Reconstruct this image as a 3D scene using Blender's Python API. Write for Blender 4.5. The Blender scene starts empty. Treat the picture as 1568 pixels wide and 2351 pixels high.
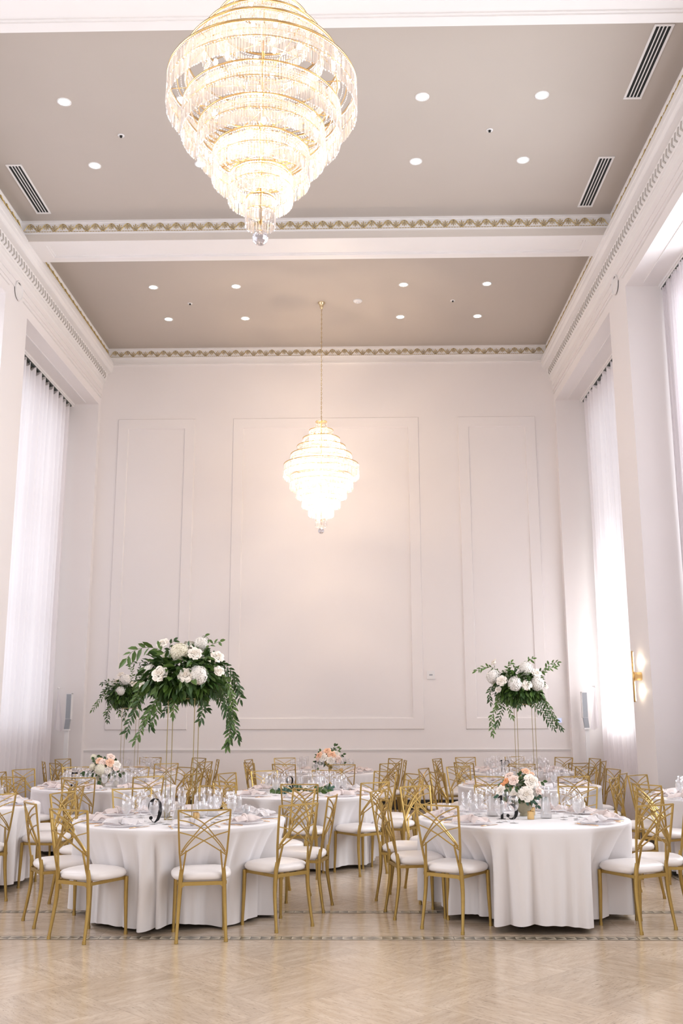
import bpy, math, random
from math import sin, cos, pi, radians, sqrt, atan2, hypot
from mathutils import Vector, Matrix
sc = bpy.context.scene
COL = sc.collection

# ------------------------------------------------------------------ camera
YAW, PITCH, ROLL, FPX, HCAM = 0.0183, 0.2071, -0.0027, 2253.76, 1.5755
cam_d = bpy.data.cameras.new('camera'); cam = bpy.data.objects.new('camera', cam_d); COL.objects.link(cam)
fw = Vector((-sin(YAW)*cos(PITCH), cos(YAW)*cos(PITCH), sin(PITCH)))
rt = Vector((cos(YAW), sin(YAW), 0)); up = rt.cross(fw)
r2 = rt*cos(ROLL)+up*sin(ROLL); u2 = up*cos(ROLL)-rt*sin(ROLL)
cam.matrix_world = Matrix(((r2.x, u2.x, -fw.x, 0), (r2.y, u2.y, -fw.y, 0), (r2.z, u2.z, -fw.z, HCAM), (0, 0, 0, 1)))
cam_d.sensor_fit = 'VERTICAL'; cam_d.sensor_height = 24.0; cam_d.lens = FPX*24.0/2351.0
cam_d.clip_start = 0.05; cam_d.clip_end = 200
sc.camera = cam
# ------------------------------------------------------------------ colour and render behaviour
sc.view_settings.view_transform = 'Standard'; sc.view_settings.look = 'None'
sc.view_settings.gamma = 1.0; sc.view_settings.use_curve_mapping = False
sc.view_settings.exposure = 0.23
cy = sc.cycles
cy.max_bounces = 9; cy.diffuse_bounces = 5; cy.glossy_bounces = 4; cy.transmission_bounces = 6
cy.transparent_max_bounces = 28; cy.caustics_reflective = False; cy.caustics_refractive = False
cy.sample_clamp_indirect = 5.0; cy.use_adaptive_sampling = True; cy.adaptive_threshold = .02; cy.use_denoising = True
# ------------------------------------------------------------------ world and daylight
W = bpy.data.worlds.new('World'); sc.world = W; W.use_nodes = True
bg = W.node_tree.nodes['Background']; bg.inputs[0].default_value = (0.93, 0.95, 1.0, 1); bg.inputs[1].default_value = 1.25
XC2 = -1.23                                  # mirror constant: x' = XC2 - x
BAYS = [(-1.355, 2.77), (3.675, 7.80), (8.705, 12.83), (13.735, 17.86)]
DAY_R, DAY_L, DAY_F = 420.0, 340.0, 30.0
KR, KL = (.24, .55, 1.15), (.25, .65, 1.2)
def area(name, loc, rot, sx, sy, e, col):
    l = bpy.data.lights.new(name, 'AREA'); l.shape = 'RECTANGLE'; l.size = sx; l.size_y = sy; l.energy = e; l.color = col
    o = bpy.data.objects.new(name, l); COL.objects.link(o); o.location = loc; o.rotation_euler = rot; return o
for i, (a, b) in enumerate(BAYS):
    ym = (a+b)/2
    if i < 3:
        area('daylight_right', (5.25, ym, 4.2), (0, radians(90), 0), 5.6, 3.2, DAY_R*KR[i], (0.95, 0.96, 1.0))
    else:      # small strong lamp outside the lower sash makes the curtain's bright patch
        area('daylight_right', (5.3, 16.55, 2.62), (0, radians(90), 0), 2.3, 1.5, 165, (1.0, 0.985, 0.95))
        area('daylight_right', (5.3, ym, 5.6), (0, radians(90), 0), 2.8, 3.2, 14, (0.96, 0.95, 1.0))
    area('daylight_left', (-6.5, ym, 4.2), (0, radians(-90), 0), 5.6, 3.2, DAY_L*KL[i] if i < 3 else 60, (0.95, 0.95, 1.0))
area('daylight_front', (-0.6, -4.7, 3.4), (radians(90), 0, 0), 7.0, 5.6, DAY_F, (1.0, 0.955, 0.93))
WARM = (1.0, 0.76, 0.54)
CH_W = 27.0          # each of the lamps inside a chandelier
DOWN_W = 9.0

# ------------------------------------------------------------------ helpers
def lin(c): return tuple(((v/255)/12.92 if v/255 <= .04045 else (((v/255)+.055)/1.055)**2.4) for v in c)
def mat(name, col, rough=.5, metal=0.0, spec=.5, noise=None, bump=None, emit=None, sheen=0, coat=0):
    m = bpy.data.materials.new(name); m.use_nodes = True; nt = m.node_tree; b = nt.nodes['Principled BSDF']
    b.inputs['Base Color'].default_value = (*col, 1); b.inputs['Roughness'].default_value = rough
    b.inputs['Metallic'].default_value = metal; b.inputs['Specular IOR Level'].default_value = spec
    if sheen: b.inputs['Sheen Weight'].default_value = sheen
    if coat: b.inputs['Coat Weight'].default_value = coat
    if noise:
        sc_, amt = noise
        tc = nt.nodes.new('ShaderNodeTexCoord'); n = nt.nodes.new('ShaderNodeTexNoise'); n.inputs['Scale'].default_value = sc_; n.inputs['Detail'].default_value = 5
        mx = nt.nodes.new('ShaderNodeMixRGB'); mx.inputs[1].default_value = (*[c*(1-amt) for c in col], 1); mx.inputs[2].default_value = (*[min(1, c*(1+amt)) for c in col], 1)
        nt.links.new(tc.outputs['Object'], n.inputs['Vector']); nt.links.new(n.outputs['Fac'], mx.inputs[0]); nt.links.new(mx.outputs[0], b.inputs['Base Color'])
    if bump:
        sc_, st = bump
        tc = nt.nodes.new('ShaderNodeTexCoord'); n = nt.nodes.new('ShaderNodeTexNoise'); n.inputs['Scale'].default_value = sc_; n.inputs['Detail'].default_value = 4
        bp = nt.nodes.new('ShaderNodeBump'); bp.inputs['Strength'].default_value = st; bp.inputs['Distance'].default_value = .01
        nt.links.new(tc.outputs['Object'], n.inputs['Vector']); nt.links.new(n.outputs['Fac'], bp.inputs['Height']); nt.links.new(bp.outputs[0], b.inputs['Normal'])
    if emit:
        b.inputs['Emission Color'].default_value = (*emit[0], 1); b.inputs['Emission Strength'].default_value = emit[1]
    return m
def mixmat(name, build):
    m = bpy.data.materials.new(name); m.use_nodes = True; nt = m.node_tree
    for n in list(nt.nodes): nt.nodes.remove(n)
    out = nt.nodes.new('ShaderNodeOutputMaterial'); nt.links.new(build(nt), out.inputs['Surface']); return m
def node(nt, t, **k):
    n = nt.nodes.new('ShaderNode'+t)
    for a, v in k.items(): n.inputs[a.replace('_', ' ')].default_value = v
    return n
def mixs(nt, f, a, b):
    n = nt.nodes.new('ShaderNodeMixShader')
    if isinstance(f, float): n.inputs[0].default_value = f
    else: nt.links.new(f, n.inputs[0])
    nt.links.new(a, n.inputs[1]); nt.links.new(b, n.inputs[2]); return n.outputs[0]

M = {}
M['wall'] = mat('white_wall_paint', (.83, .79, .78), .55, bump=(220, .03), noise=(.7, .012))
M['trim'] = mat('white_trim_paint', (.82, .795, .785), .4, noise=(3, .015))
M['taupe'] = mat('taupe_ceiling_paint', (.48, .43, .385), .75, noise=(1.2, .03))
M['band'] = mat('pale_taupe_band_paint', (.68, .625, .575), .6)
M['chevron_shade'] = mat('taupe_relief_shade', (.52, .49, .46), .6)  # cornice chevrons: the grey of their shadows is in this base colour
M['gild'] = mat('gilded_ornament', (.50, .36, .12), .42, .55, noise=(40, .25))
M['gold'] = mat('brushed_gold_metal', (.45, .305, .095), .38, .78, noise=(25, .10))
M['rod'] = mat('antique_gold_rod', (.34, .27, .12), .4, .7, noise=(25, .1))
M['goldleaf'] = mat('polished_gold', (.83, .58, .27), .2, 1.0, noise=(30, .08))
M['rose_gold'] = mat('copper_gold_cutlery', (.84, .50, .26), .22, 1.0, noise=(60, .06))
M['brass'] = mat('pale_brass', (.80, .66, .42), .25, 1.0)
M['cushion'] = mat('white_vinyl_cushion', (.82, .775, .755), .33, noise=(6, .02))
M['black'] = mat('black_baseboard_paint', (.012, .013, .013), .35)
M['ink'] = mat('black_acrylic', (.01, .01, .01), .5, spec=.25)
M['blackrub'] = mat('black_rubber', (.015, .015, .015), .6)
M['vent'] = mat('white_vent_metal', (.80, .78, .77), .4)
M['ventdark'] = mat('dark_vent_slot', (.01, .012, .011), .8)
M['track'] = mat('dark_green_track', (.02, .035, .028), .4, .4)
M['olive'] = mat('olive_window_head', (.13, .125, .075), .6, noise=(14, .4))
M['plastic'] = mat('white_plastic', (.80, .79, .79), .4)
M['grille'] = mat('grey_speaker_grille', (.34, .36, .39), .6, noise=(300, .3))
M['screen'] = mat('blue_lit_screen', (.3, .35, .8), .3, emit=((.45, .5, 1), .9))
M['bulb'] = mat('glowing_bulb', (1, .9, .75), .4, emit=((1, .82, .60), 26))
M['downlens'] = mat('glowing_downlight_lens', (1, .95, .9), .4, emit=((1, .94, .88), 14))
M['led'] = mat('warm_led_strip', (1, .9, .7), .4, emit=((1, .84, .62), 4))
M['china'] = mat('pale_china', (.88, .87, .89), .15, coat=.5)
M['wax'] = mat('ivory_wax', (.82, .77, .70), .5)
M['ribbed'] = mat('olive_gold_ribbed_pot', (.40, .35, .24), .45, .2, noise=(20, .2))
M['goldbowl'] = mat('aged_gold_bowl', (.48, .37, .16), .4, .7, noise=(20, .2))
M['leafA'] = mat('deep_green_leaf', (.030, .075, .012), .45, noise=(9, .45))
M['leafB'] = mat('mid_green_leaf', (.075, .145, .024), .45, noise=(9, .4))
M['leafC'] = mat('eucalyptus_leaf', (.04, .11, .07), .5, noise=(9, .35))
M['stem'] = mat('green_brown_stem', (.10, .12, .04), .6)
M['rose_w'] = mat('cream_rose_petal', (.93, .86, .77), .6, noise=(30, .03))
M['rose_p'] = mat('peach_rose_petal', (.92, .57, .38), .55, noise=(30, .10))
M['rose_b'] = mat('blush_rose_petal', (.93, .74, .65), .55, noise=(30, .07))
M['rose_o'] = mat('apricot_rose_petal', (.88, .38, .16), .55, noise=(30, .10))
M['hyd'] = mat('ivory_hydrangea_petal', (.82, .77, .62), .6, noise=(25, .10))
M['hydw'] = mat('white_hydrangea_petal', (.86, .82, .77), .6, noise=(25, .07))
M['wood'] = mat('plywood_top', (.35, .25, .15), .6, noise=(4, .2))
def glassmat(name, tint, rough, base, power, extra=None, emax=.75):
    def b(nt):
        lw = node(nt, 'LayerWeight', Blend=power)
        mr = nt.nodes.new('ShaderNodeMapRange'); mr.inputs[1].default_value = 0; mr.inputs[2].default_value = 1
        mr.inputs[3].default_value = base; mr.inputs[4].default_value = emax
        nt.links.new(lw.outputs['Facing'], mr.inputs[0])
        t = node(nt, 'BsdfTransparent', Color=(*tint, 1)).outputs[0]
        g = node(nt, 'BsdfGlossy', Color=(.93, .93, .95, 1), Roughness=rough).outputs[0]
        if extra:
            d = node(nt, 'BsdfDiffuse', Color=(*extra[1], 1)).outputs[0]
            t2 = node(nt, 'BsdfTranslucent', Color=(*extra[1], 1)).outputs[0]
            t = mixs(nt, float(extra[0]), t, mixs(nt, .5, d, t2))
        return mixs(nt, mr.outputs[0], t, g)
    return mixmat(name, b)
M['glass'] = glassmat('clear_glass', (.992, .99, .99), .06, .025, .22)
M['water'] = glassmat('iced_water', (.985, .985, .985), .2, .02, .2, (.36, (.99, .985, .985)), .3)
M['frost'] = glassmat('frosted_carafe_water', (.985, .985, .985), .2, .02, .2, (.34, (.99, .985, .985)), .2)
M['charger'] = glassmat('clear_charger_glass', (.985, .98, .985), .12, .05, .22, (.40, (.93, .91, .93)), .35)
M['crystal'] = glassmat('chandelier_crystal', (.97, .965, .965), .08, .18, .45, (.27, (.92, .88, .87)))
M['crystalball'] = glassmat('crystal_ball_glass', (.80, .80, .84), .02, .25, .5)
M['pane'] = glassmat('window_glass', (.97, .98, .99), .02, .04, .2)
def sheer(nt):
    t = node(nt, 'BsdfTransparent', Color=(1, 1, 1, 1)).outputs[0]
    d = node(nt, 'BsdfDiffuse', Color=(.88, .84, .855, 1)).outputs[0]
    s = node(nt, 'BsdfTranslucent', Color=(.88, .86, .88, 1)).outputs[0]
    return mixs(nt, .95, t, mixs(nt, .40, d, s))
M['sheer'] = mixmat('sheer_white_curtain', sheer)
def thin_cloth(name, col, opq, tr):
    return mixmat(name, lambda nt: mixs(nt, float(opq), node(nt, 'BsdfTransparent', Color=(1, 1, 1, 1)).outputs[0],
        mixs(nt, float(tr), node(nt, 'BsdfDiffuse', Color=(*col, 1)).outputs[0], node(nt, 'BsdfTranslucent', Color=(*col, 1)).outputs[0])))
M['napkin'] = thin_cloth('blush_chiffon', (.86, .76, .73), .93, .25)
M['napkinw'] = thin_cloth('white_chiffon', (.86, .82, .82), .93, .25)
def linen():
    m = mat('white_linen', (.76, .73, .73), .8, sheen=.15)
    nt = m.node_tree; b = nt.nodes['Principled BSDF']
    tc = nt.nodes.new('ShaderNodeTexCoord'); w = nt.nodes.new('ShaderNodeTexNoise'); w.inputs['Scale'].default_value = 900
    bp = nt.nodes.new('ShaderNodeBump'); bp.inputs['Strength'].default_value = .05
    nt.links.new(tc.outputs['Object'], w.inputs['Vector']); nt.links.new(w.outputs['Fac'], bp.inputs['Height']); nt.links.new(bp.outputs[0], b.inputs['Normal'])
    return m
M['linen'] = linen()
def travertine():
    m = bpy.data.materials.new('travertine_floor'); m.use_nodes = True; nt = m.node_tree; b = nt.nodes['Principled BSDF']
    L = nt.links.new
    def N(t, **k): return node(nt, t, **k)
    def math_(op, a, bb=None):
        n = nt.nodes.new('ShaderNodeMath'); n.operation = op
        for i, v in enumerate((a, bb)):
            if v is None: continue
            if isinstance(v, (int, float)): n.inputs[i].default_value = v
            else: L(v, n.inputs[i])
        return n.outputs[0]
    def mixv(f, a, bb):
        n = nt.nodes.new('ShaderNodeMix'); n.data_type = 'VECTOR'; L(f, n.inputs[0]); L(a, n.inputs[4]); L(bb, n.inputs[5]); return n.outputs[1]
    def mixf(f, a, bb):
        n = nt.nodes.new('ShaderNodeMix'); L(f, n.inputs[0])
        for i, v in ((2, a), (3, bb)):
            if isinstance(v, (int, float)): n.inputs[i].default_value = v
            else: L(v, n.inputs[i])
        return n.outputs[0]
    def comb(x, y, z):
        n = nt.nodes.new('ShaderNodeCombineXYZ')
        for i, v in enumerate((x, y, z)):
            if isinstance(v, (int, float)): n.inputs[i].default_value = v
            else: L(v, n.inputs[i])
        return n.outputs[0]
    geo = nt.nodes.new('ShaderNodeTexCoord'); sep = nt.nodes.new('ShaderNodeSeparateXYZ'); L(geo.outputs['Object'], sep.inputs[0])
    X, Y = sep.outputs[0], sep.outputs[1]
    # diagonal parquet of square slabs, grain turned in every other slab
    S = 1/(0.64*1.41421)
    u = math_('MULTIPLY', math_('ADD', X, Y), S); v = math_('MULTIPLY', math_('SUBTRACT', X, Y), S)
    cu, cv = math_('FLOOR', u), math_('FLOOR', v)
    par = math_('MODULO', math_('ABSOLUTE', math_('ADD', cu, cv)), 2)
    rd = nt.nodes.new('ShaderNodeTexWhiteNoise'); rd.noise_dimensions = '2D'; L(comb(cu, cv, 0), rd.inputs[0]); rndA = rd.outputs[0]
    gA = mixv(par, comb(math_('MULTIPLY', u, 2.6), math_('MULTIPLY', v, 14), math_('MULTIPLY', rndA, 40)), comb(math_('MULTIPLY', v, 2.6), math_('MULTIPLY', u, 14), math_('MULTIPLY', rndA, 40)))
    def edge(c, w):
        f = math_('FRACT', c); e = math_('MINIMUM', f, math_('SUBTRACT', 1, f)); return math_('LESS_THAN', e, w)
    jA = math_('MAXIMUM', edge(u, .0035), edge(v, .0035))
    # straight slabs beyond the front inlay
    us = math_('MULTIPLY', math_('ADD', X, .64), 1/1.30); vs = math_('MULTIPLY', math_('SUBTRACT', Y, 8.66), 1/.62)
    cus, cvs = math_('FLOOR', us), math_('FLOOR', vs)
    rd2 = nt.nodes.new('ShaderNodeTexWhiteNoise'); rd2.noise_dimensions = '2D'; L(comb(cus, cvs, 0), rd2.inputs[0]); rndB = rd2.outputs[0]
    gB = comb(math_('MULTIPLY', X, 3.0), math_('MULTIPLY', Y, 16), math_('MULTIPLY', rndB, 40))
    jB = edge(us, .002)
    front = math_('LESS_THAN', Y, 7.40); back = math_('GREATER_THAN', Y, 8.78)
    diag = math_('MAXIMUM', front, back)
    g = mixv(diag, gB, gA); j = mixf(diag, jB, jA); rn = mixf(diag, rndB, rndA)
    n1 = N('TexNoise', Scale=1.0, Detail=6.0, Roughness=.6); L(g, n1.inputs['Vector'])
    n2 = N('TexNoise', Scale=5.5, Detail=3.0, Roughness=.62); L(g, n2.inputs['Vector'])
    n3 = N('TexNoise', Scale=1.3, Detail=4.0); L(geo.outputs['Object'], n3.inputs['Vector'])
    cr = nt.nodes.new('ShaderNodeValToRGB'); L(n1.outputs['Fac'], cr.inputs[0])
    e = cr.color_ramp.elements; e[0].position = .34; e[0].color = (.485, .38, .28, 1); e[1].position = .66; e[1].color = (.61, .495, .38, 1)
    cb = nt.nodes.new('ShaderNodeMixRGB'); cb.blend_type = 'MULTIPLY'; cb.inputs[0].default_value = .5
    L(cr.outputs[0], cb.inputs[1])
    cr3 = nt.nodes.new('ShaderNodeValToRGB'); L(n3.outputs['Fac'], cr3.inputs[0]); q = cr3.color_ramp.elements; q[0].position = .3; q[0].color = (.86, .80, .72, 1); q[1].position = .7; q[1].color = (1, 1, 1, 1)
    L(cr3.outputs[0], cb.inputs[2])
    sl = nt.nodes.new('ShaderNodeMapRange'); L(rn, sl.inputs[0]); sl.inputs[3].default_value = .93; sl.inputs[4].default_value = 1.05
    mm = nt.nodes.new('ShaderNodeVectorMath'); mm.operation = 'SCALE'; L(cb.outputs[0], mm.inputs[0]); L(sl.outputs[0], mm.inputs['Scale'])
    pit = nt.nodes.new('ShaderNodeMapRange'); L(n2.outputs['Fac'], pit.inputs[0]); pit.inputs[1].default_value = .56; pit.inputs[2].default_value = .68; pit.inputs[3].default_value = 0; pit.inputs[4].default_value = .62
    c2 = nt.nodes.new('ShaderNodeMixRGB'); L(pit.outputs[0], c2.inputs[0]); L(mm.outputs[0], c2.inputs[1]); c2.inputs[2].default_value = (.17, .13, .09, 1)
    c3 = nt.nodes.new('ShaderNodeMixRGB'); jj = math_('MULTIPLY', j, .26); L(jj, c3.inputs[0]); L(c2.outputs[0], c3.inputs[1]); c3.inputs[2].default_value = (.18, .14, .10, 1)
    L(c3.outputs[0], b.inputs['Base Color']); b.inputs['Roughness'].default_value = .17; b.inputs['Specular IOR Level'].default_value = .5
    rr = nt.nodes.new('ShaderNodeMapRange'); L(n1.outputs['Fac'], rr.inputs[0]); rr.inputs[3].default_value = .10; rr.inputs[4].default_value = .26; L(rr.outputs[0], b.inputs['Roughness'])
    bp = nt.nodes.new('ShaderNodeBump'); bp.inputs['Strength'].default_value = .06; bp.inputs['Distance'].default_value = .002; bp.invert = True; L(pit.outputs[0], bp.inputs['Height']); L(bp.outputs[0], b.inputs['Normal'])
    return m
M['floor'] = travertine()
M['inlayl'] = mat('pale_inlay_stone', (.52, .45, .35), .2, noise=(12, .15))
M['inlayd'] = mat('dark_inlay_stone', (.15, .125, .09), .22, noise=(12, .35))

class MB:
    """collects shapes and links them as ONE mesh object"""
    def __init__(s): s.v = []; s.f = []; s.m = []
    def add(s, vs, fs, mi=0):
        o = len(s.v); s.v.extend([tuple(p) for p in vs]); s.f.extend([tuple(i+o for i in f) for f in fs]); s.m.extend([mi]*len(fs)); return s
    def box(s, x0, x1, y0, y1, z0, z1, mi=0):
        if x0 > x1: x0, x1 = x1, x0
        return s.add([(x0, y0, z0), (x1, y0, z0), (x1, y1, z0), (x0, y1, z0), (x0, y0, z1), (x1, y0, z1), (x1, y1, z1), (x0, y1, z1)],
                     [(0, 3, 2, 1), (4, 5, 6, 7), (0, 1, 5, 4), (1, 2, 6, 5), (2, 3, 7, 6), (3, 0, 4, 7)], mi)
    def tube(s, pts, rad, n=8, mi=0, cap=True, flat=1.0):
        P = [Vector(p) for p in pts]; R = rad if isinstance(rad, (list, tuple)) else [rad]*len(P)
        t0 = (P[1]-P[0]).normalized(); ref = Vector((0, 0, 1)) if abs(t0.z) < .9 else Vector((0, 1, 0))
        nrm = t0.cross(ref).normalized(); vs = []; fs = []
        for i, p in enumerate(P):
            t = (P[min(i+1, len(P)-1)]-P[max(i-1, 0)]).normalized()
            nrm = (nrm-t*nrm.dot(t)).normalized(); bn = t.cross(nrm)
            for k in range(n):
                a = 2*pi*(k+.5)/n; vs.append(p+nrm*cos(a)*R[i]+bn*sin(a)*R[i]*flat)
        for i in range(len(P)-1):
            for k in range(n):
                a, b = i*n+k, i*n+(k+1) % n; fs.append((a, b, b+n, a+n))
        if cap: fs.append(tuple(range(n))[::-1]); fs.append(tuple((len(P)-1)*n+k for k in range(n)))
        return s.add(vs, fs, mi)
    def lathe(s, prof, n=20, mi=0, c=(0, 0, 0), ribs=0, rib=0):
        vs = []; fs = []
        for (r, z) in prof:
            for k in range(n):
                a = 2*pi*k/n; rr = r*(1+rib*cos(ribs*a)) if ribs else r
                vs.append((c[0]+rr*cos(a), c[1]+rr*sin(a), c[2]+z))
        for i in range(len(prof)-1):
            for k in range(n):
                a, b = i*n+k, i*n+(k+1) % n; fs.append((a, b, b+n, a+n))
        return s.add(vs, fs, mi)
    def prism(s, poly, y0, y1, mi=0):
        """polygon in (x,z) extruded along y"""
        n = len(poly); vs = [(x, y0, z) for x, z in poly]+[(x, y1, z) for x, z in poly]
        fs = [tuple(range(n)), tuple(range(n, 2*n))[::-1]]+[(i, i+n, (i+1) % n+n, (i+1) % n) for i in range(n)]
        return s.add(vs, fs, mi)
    def ball(s, c, r, mi=0, n=10, sz=1.0):
        vs = [(c[0], c[1], c[2]-r*sz)]; fs = []; m = n//2
        for i in range(1, m):
            t = -pi/2+pi*i/m
            for k in range(n): a = 2*pi*k/n; vs.append((c[0]+r*cos(t)*cos(a), c[1]+r*cos(t)*sin(a), c[2]+r*sin(t)*sz))
        vs.append((c[0], c[1], c[2]+r*sz))
        for k in range(n): fs.append((0, 1+(k+1) % n, 1+k)); fs.append((len(vs)-1, 1+(m-2)*n+k, 1+(m-2)*n+(k+1) % n))
        for i in range(m-2):
            for k in range(n): a, b = 1+i*n+k, 1+i*n+(k+1) % n; fs.append((a, b, b+n, a+n))
        return s.add(vs, fs, mi)
    def build(s, name, mats, parent=None, smooth=True, loc=None, rz=None, ang=None):
        me = bpy.data.meshes.new(name); me.from_pydata(s.v, [], s.f)
        for m in (mats if isinstance(mats, (list, tuple)) else [mats]): me.materials.append(M[m] if isinstance(m, str) else m)
        me.polygons.foreach_set('material_index', s.m)
        me.polygons.foreach_set('use_smooth', [smooth]*len(me.polygons))
        if ang: 
            try: me.set_sharp_from_angle(angle=radians(ang))
            except Exception: pass
        me.update()
        o = bpy.data.objects.new(name, me); COL.objects.link(o)
        if parent is not None: o.parent = parent
        if loc is not None: o.location = loc
        if rz is not None: o.rotation_euler = (0, 0, rz)
        return o
def tag(o, label, cat, group=None, kind=None):
    if label: o['label'] = label
    if cat: o['category'] = cat
    if group: o['group'] = group
    if kind: o['kind'] = kind
    return o
def thing(name, label, cat, loc=(0, 0, 0), rz=0, group=None):
    o = bpy.data.objects.new(name, None); COL.objects.link(o); o.location = loc; o.rotation_euler = (0, 0, rz); o.empty_display_size = .1
    return tag(o, label, cat, group)
def struct(o): o['kind'] = 'structure'; return o
def part(o, label): o['label'] = label; return o
def dup(src, loc, rz, label, group=None):
    r = src.copy(); COL.objects.link(r); r.location = loc; r.rotation_euler = (0, 0, rz); r['label'] = label
    if group: r['group'] = group
    for ch in list(src.children):
        q = ch.copy(); COL.objects.link(q); q.parent = r
        for g in list(ch.children):
            d = g.copy(); COL.objects.link(d); d.parent = q
    return r
def point(name, loc, e, col, r=.05):
    l = bpy.data.lights.new(name, 'POINT'); l.energy = e; l.color = col; l.shadow_soft_size = r
    o = bpy.data.objects.new(name, l); COL.objects.link(o); o.location = loc; return o

# ================================================================== ROOM
YB, ZC, XL, XR, XWIN = 18.008, 8.629, -4.965, 3.735, -5.75
YF = -4.2
def sx(x, side): return x if side == 'left' else XC2-x
mb = MB(); mb.box(-6.2, 5.0, YF-.2, YB+.2, -.1, 0); struct(mb.build('floor', 'floor', smooth=False))
mb = MB(); mb.box(-6.2, 5.0, YF-.2, YB+.2, ZC, ZC+.15); struct(mb.build('ceiling', 'taupe', smooth=False))
mb = MB(); mb.box(-6.2, 5.0, YB, YB+.2, 0, ZC)
struct(mb.build('wall_back', 'wall', smooth=False))
# front wall behind the camera with three tall openings
mb = MB()
mb.box(-6.2, -4.1, YF-.2, YF, 0, ZC); mb.box(2.9, 5.0, YF-.2, YF, 0, ZC); mb.box(-4.1, 2.9, YF-.2, YF, 6.4, ZC); mb.box(-4.1, 2.9, YF-.2, YF, 0, .5)
struct(mb.build('wall_front', 'wall', smooth=False))
ZN = 7.466
WZ0, WZ1 = 1.40, 7.05
for side in ('left', 'right'):
    S = lambda x: sx(x, side)
    mb = MB()
    edges = [YF]+[v for ab in BAYS for v in ab]+[YB]
    for i in range(0, len(edges), 2): mb.box(S(-5.95), S(XL), edges[i], edges[i+1], 0, ZN)
    mb.box(S(-5.95), S(XL), YF, YB, ZN, ZC)
    for a, b in BAYS:       # outer wall round the window
        mb.box(S(-5.95), S(XWIN), a, b, 0, WZ0); mb.box(S(-5.95), S(XWIN), a, b, WZ1, ZN)
        mb.box(S(-5.95), S(XWIN), a, a+.42, WZ0, WZ1); mb.box(S(-5.95), S(XWIN), b-.42, b, WZ0, WZ1)
    # flat bands of the architrave under the cornice
    mb.box(S(XL), S(XL+.012), YF, YB, 7.70, 7.885); mb.box(S(XL+.012), S(XL+.02), YF, YB, 7.80, 7.885)
    struct(mb.build('wall_'+side, 'wall', smooth=False))
    # windows
    for i, (a, b) in enumerate(BAYS):
        w = thing('window_%d' % (i+1+(4 if side == 'right' else 0)), None, None); w['kind'] = 'structure'
        f = MB(); y0, y1 = a+.42, b-.42; x0, x1 = S(-5.86), S(-5.79)
        for yy in (y0, (y0+y1)/2-.03, y1-.06): f.box(x0, x1, yy, yy+.06, WZ0, WZ1)
        for zz in (WZ0, 3.2, 5.1, WZ1-.06): f.box(x0, x1, y0, y1, zz, zz+.06)
        f.build('window_frame', 'trim', w, smooth=False)
        g = MB(); g.box(S(-5.83), S(-5.822), y0, y1, WZ0, WZ1); g.build('window_pane', 'pane', w, smooth=False)
        g = MB(); g.box(S(XWIN-.02), S(XWIN+.10), y0-.06, y1+.06, WZ0-.05, WZ0); g.build('window_sill', 'trim', w, smooth=False)
    # big cornice
    prof = [(-5.0, 8.64), (-4.85, 8.64), (-4.85, 8.612), (-4.868, 8.596), (-4.832, 8.455), (-4.81, 8.452), (-4.81, 8.43), (-4.785, 8.40), (-4.76, 8.345),
            (-4.749, 8.335), (-4.749, 8.262), (-4.760, 8.255), (-4.764, 8.20), (-4.786, 8.16), (-4.786, 8.135), (-4.858, 8.122), (-4.866, 8.11),
            (-4.884, 7.975), (-4.893, 7.962), (-4.905, 7.958), (-4.910, 7.925), (-4.935, 7.905), (-4.948, 7.885), (-5.0, 7.885)]
    pr = [(S(x), z) for x, z in prof]
    if side == 'right': pr = pr[::-1]
    mb = MB(); mb.prism(pr, 3.2, YB-.001)
    struct(mb.build('trim_1' if side == 'left' else 'trim_2', 'trim', smooth=False))
    # chevron relief along the cornice band, shadow grey put into its colour
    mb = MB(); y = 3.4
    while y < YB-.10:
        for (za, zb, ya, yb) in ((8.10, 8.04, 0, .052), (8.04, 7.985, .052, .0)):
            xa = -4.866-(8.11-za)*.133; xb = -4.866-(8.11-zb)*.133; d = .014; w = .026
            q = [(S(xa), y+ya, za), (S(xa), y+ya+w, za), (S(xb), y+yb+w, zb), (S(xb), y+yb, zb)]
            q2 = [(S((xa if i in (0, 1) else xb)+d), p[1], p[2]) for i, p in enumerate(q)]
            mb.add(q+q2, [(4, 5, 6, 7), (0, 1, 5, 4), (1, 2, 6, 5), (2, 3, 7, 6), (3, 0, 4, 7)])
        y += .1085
    o = mb.build('trim_3' if side == 'left' else 'trim_4', 'chevron_shade', smooth=False); struct(o)
    # round medallions over the pilasters
    mb = MB()
    for yc in (3.22, 8.25, 13.28):
        n = 28; zc_ = 7.70
        vs = []; fs = []
        for r, d in ((.150, .0), (.146, .022), (.125, .022), (.118, .006), (0.0, .006)):
            for k in range(n): a = 2*pi*k/n; vs.append((S(XL+.014+d), yc+r*cos(a), zc_+r*sin(a)))
        for i in range(4):
            for k in range(n): a, b = i*n+k, i*n+(k+1) % n; fs.append((a, b, b+n, a+n))
        mb.add(vs, fs)
        # incised long field beside the medallion
        for y0, y1 in ((yc+.22, yc+4.66),):
            for z in (7.785, 7.62): mb.box(S(XL), S(XL+.024), y0, min(y1, YB-.06), z, z+.012)
    o = mb.build('trim_5' if side == 'left' else 'trim_6', 'trim', smooth=True, ang=40); struct(o)
    # soffit panel line and cove box over the curtain track
    mb = MB()
    for a, b in BAYS:
        mb.box(S(-5.20), S(-5.18), a+.12, b-.12, ZN-.012, ZN); mb.box(S(-5.62), S(-5.44), a+.01, b-.01, ZN-.055, ZN); mb.box(S(-5.44), S(-5.42), a+.01, b-.01, ZN-.03, ZN)
    o = mb.build('trim_7' if side == 'left' else 'trim_8', 'trim', smooth=False); struct(o)

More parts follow.
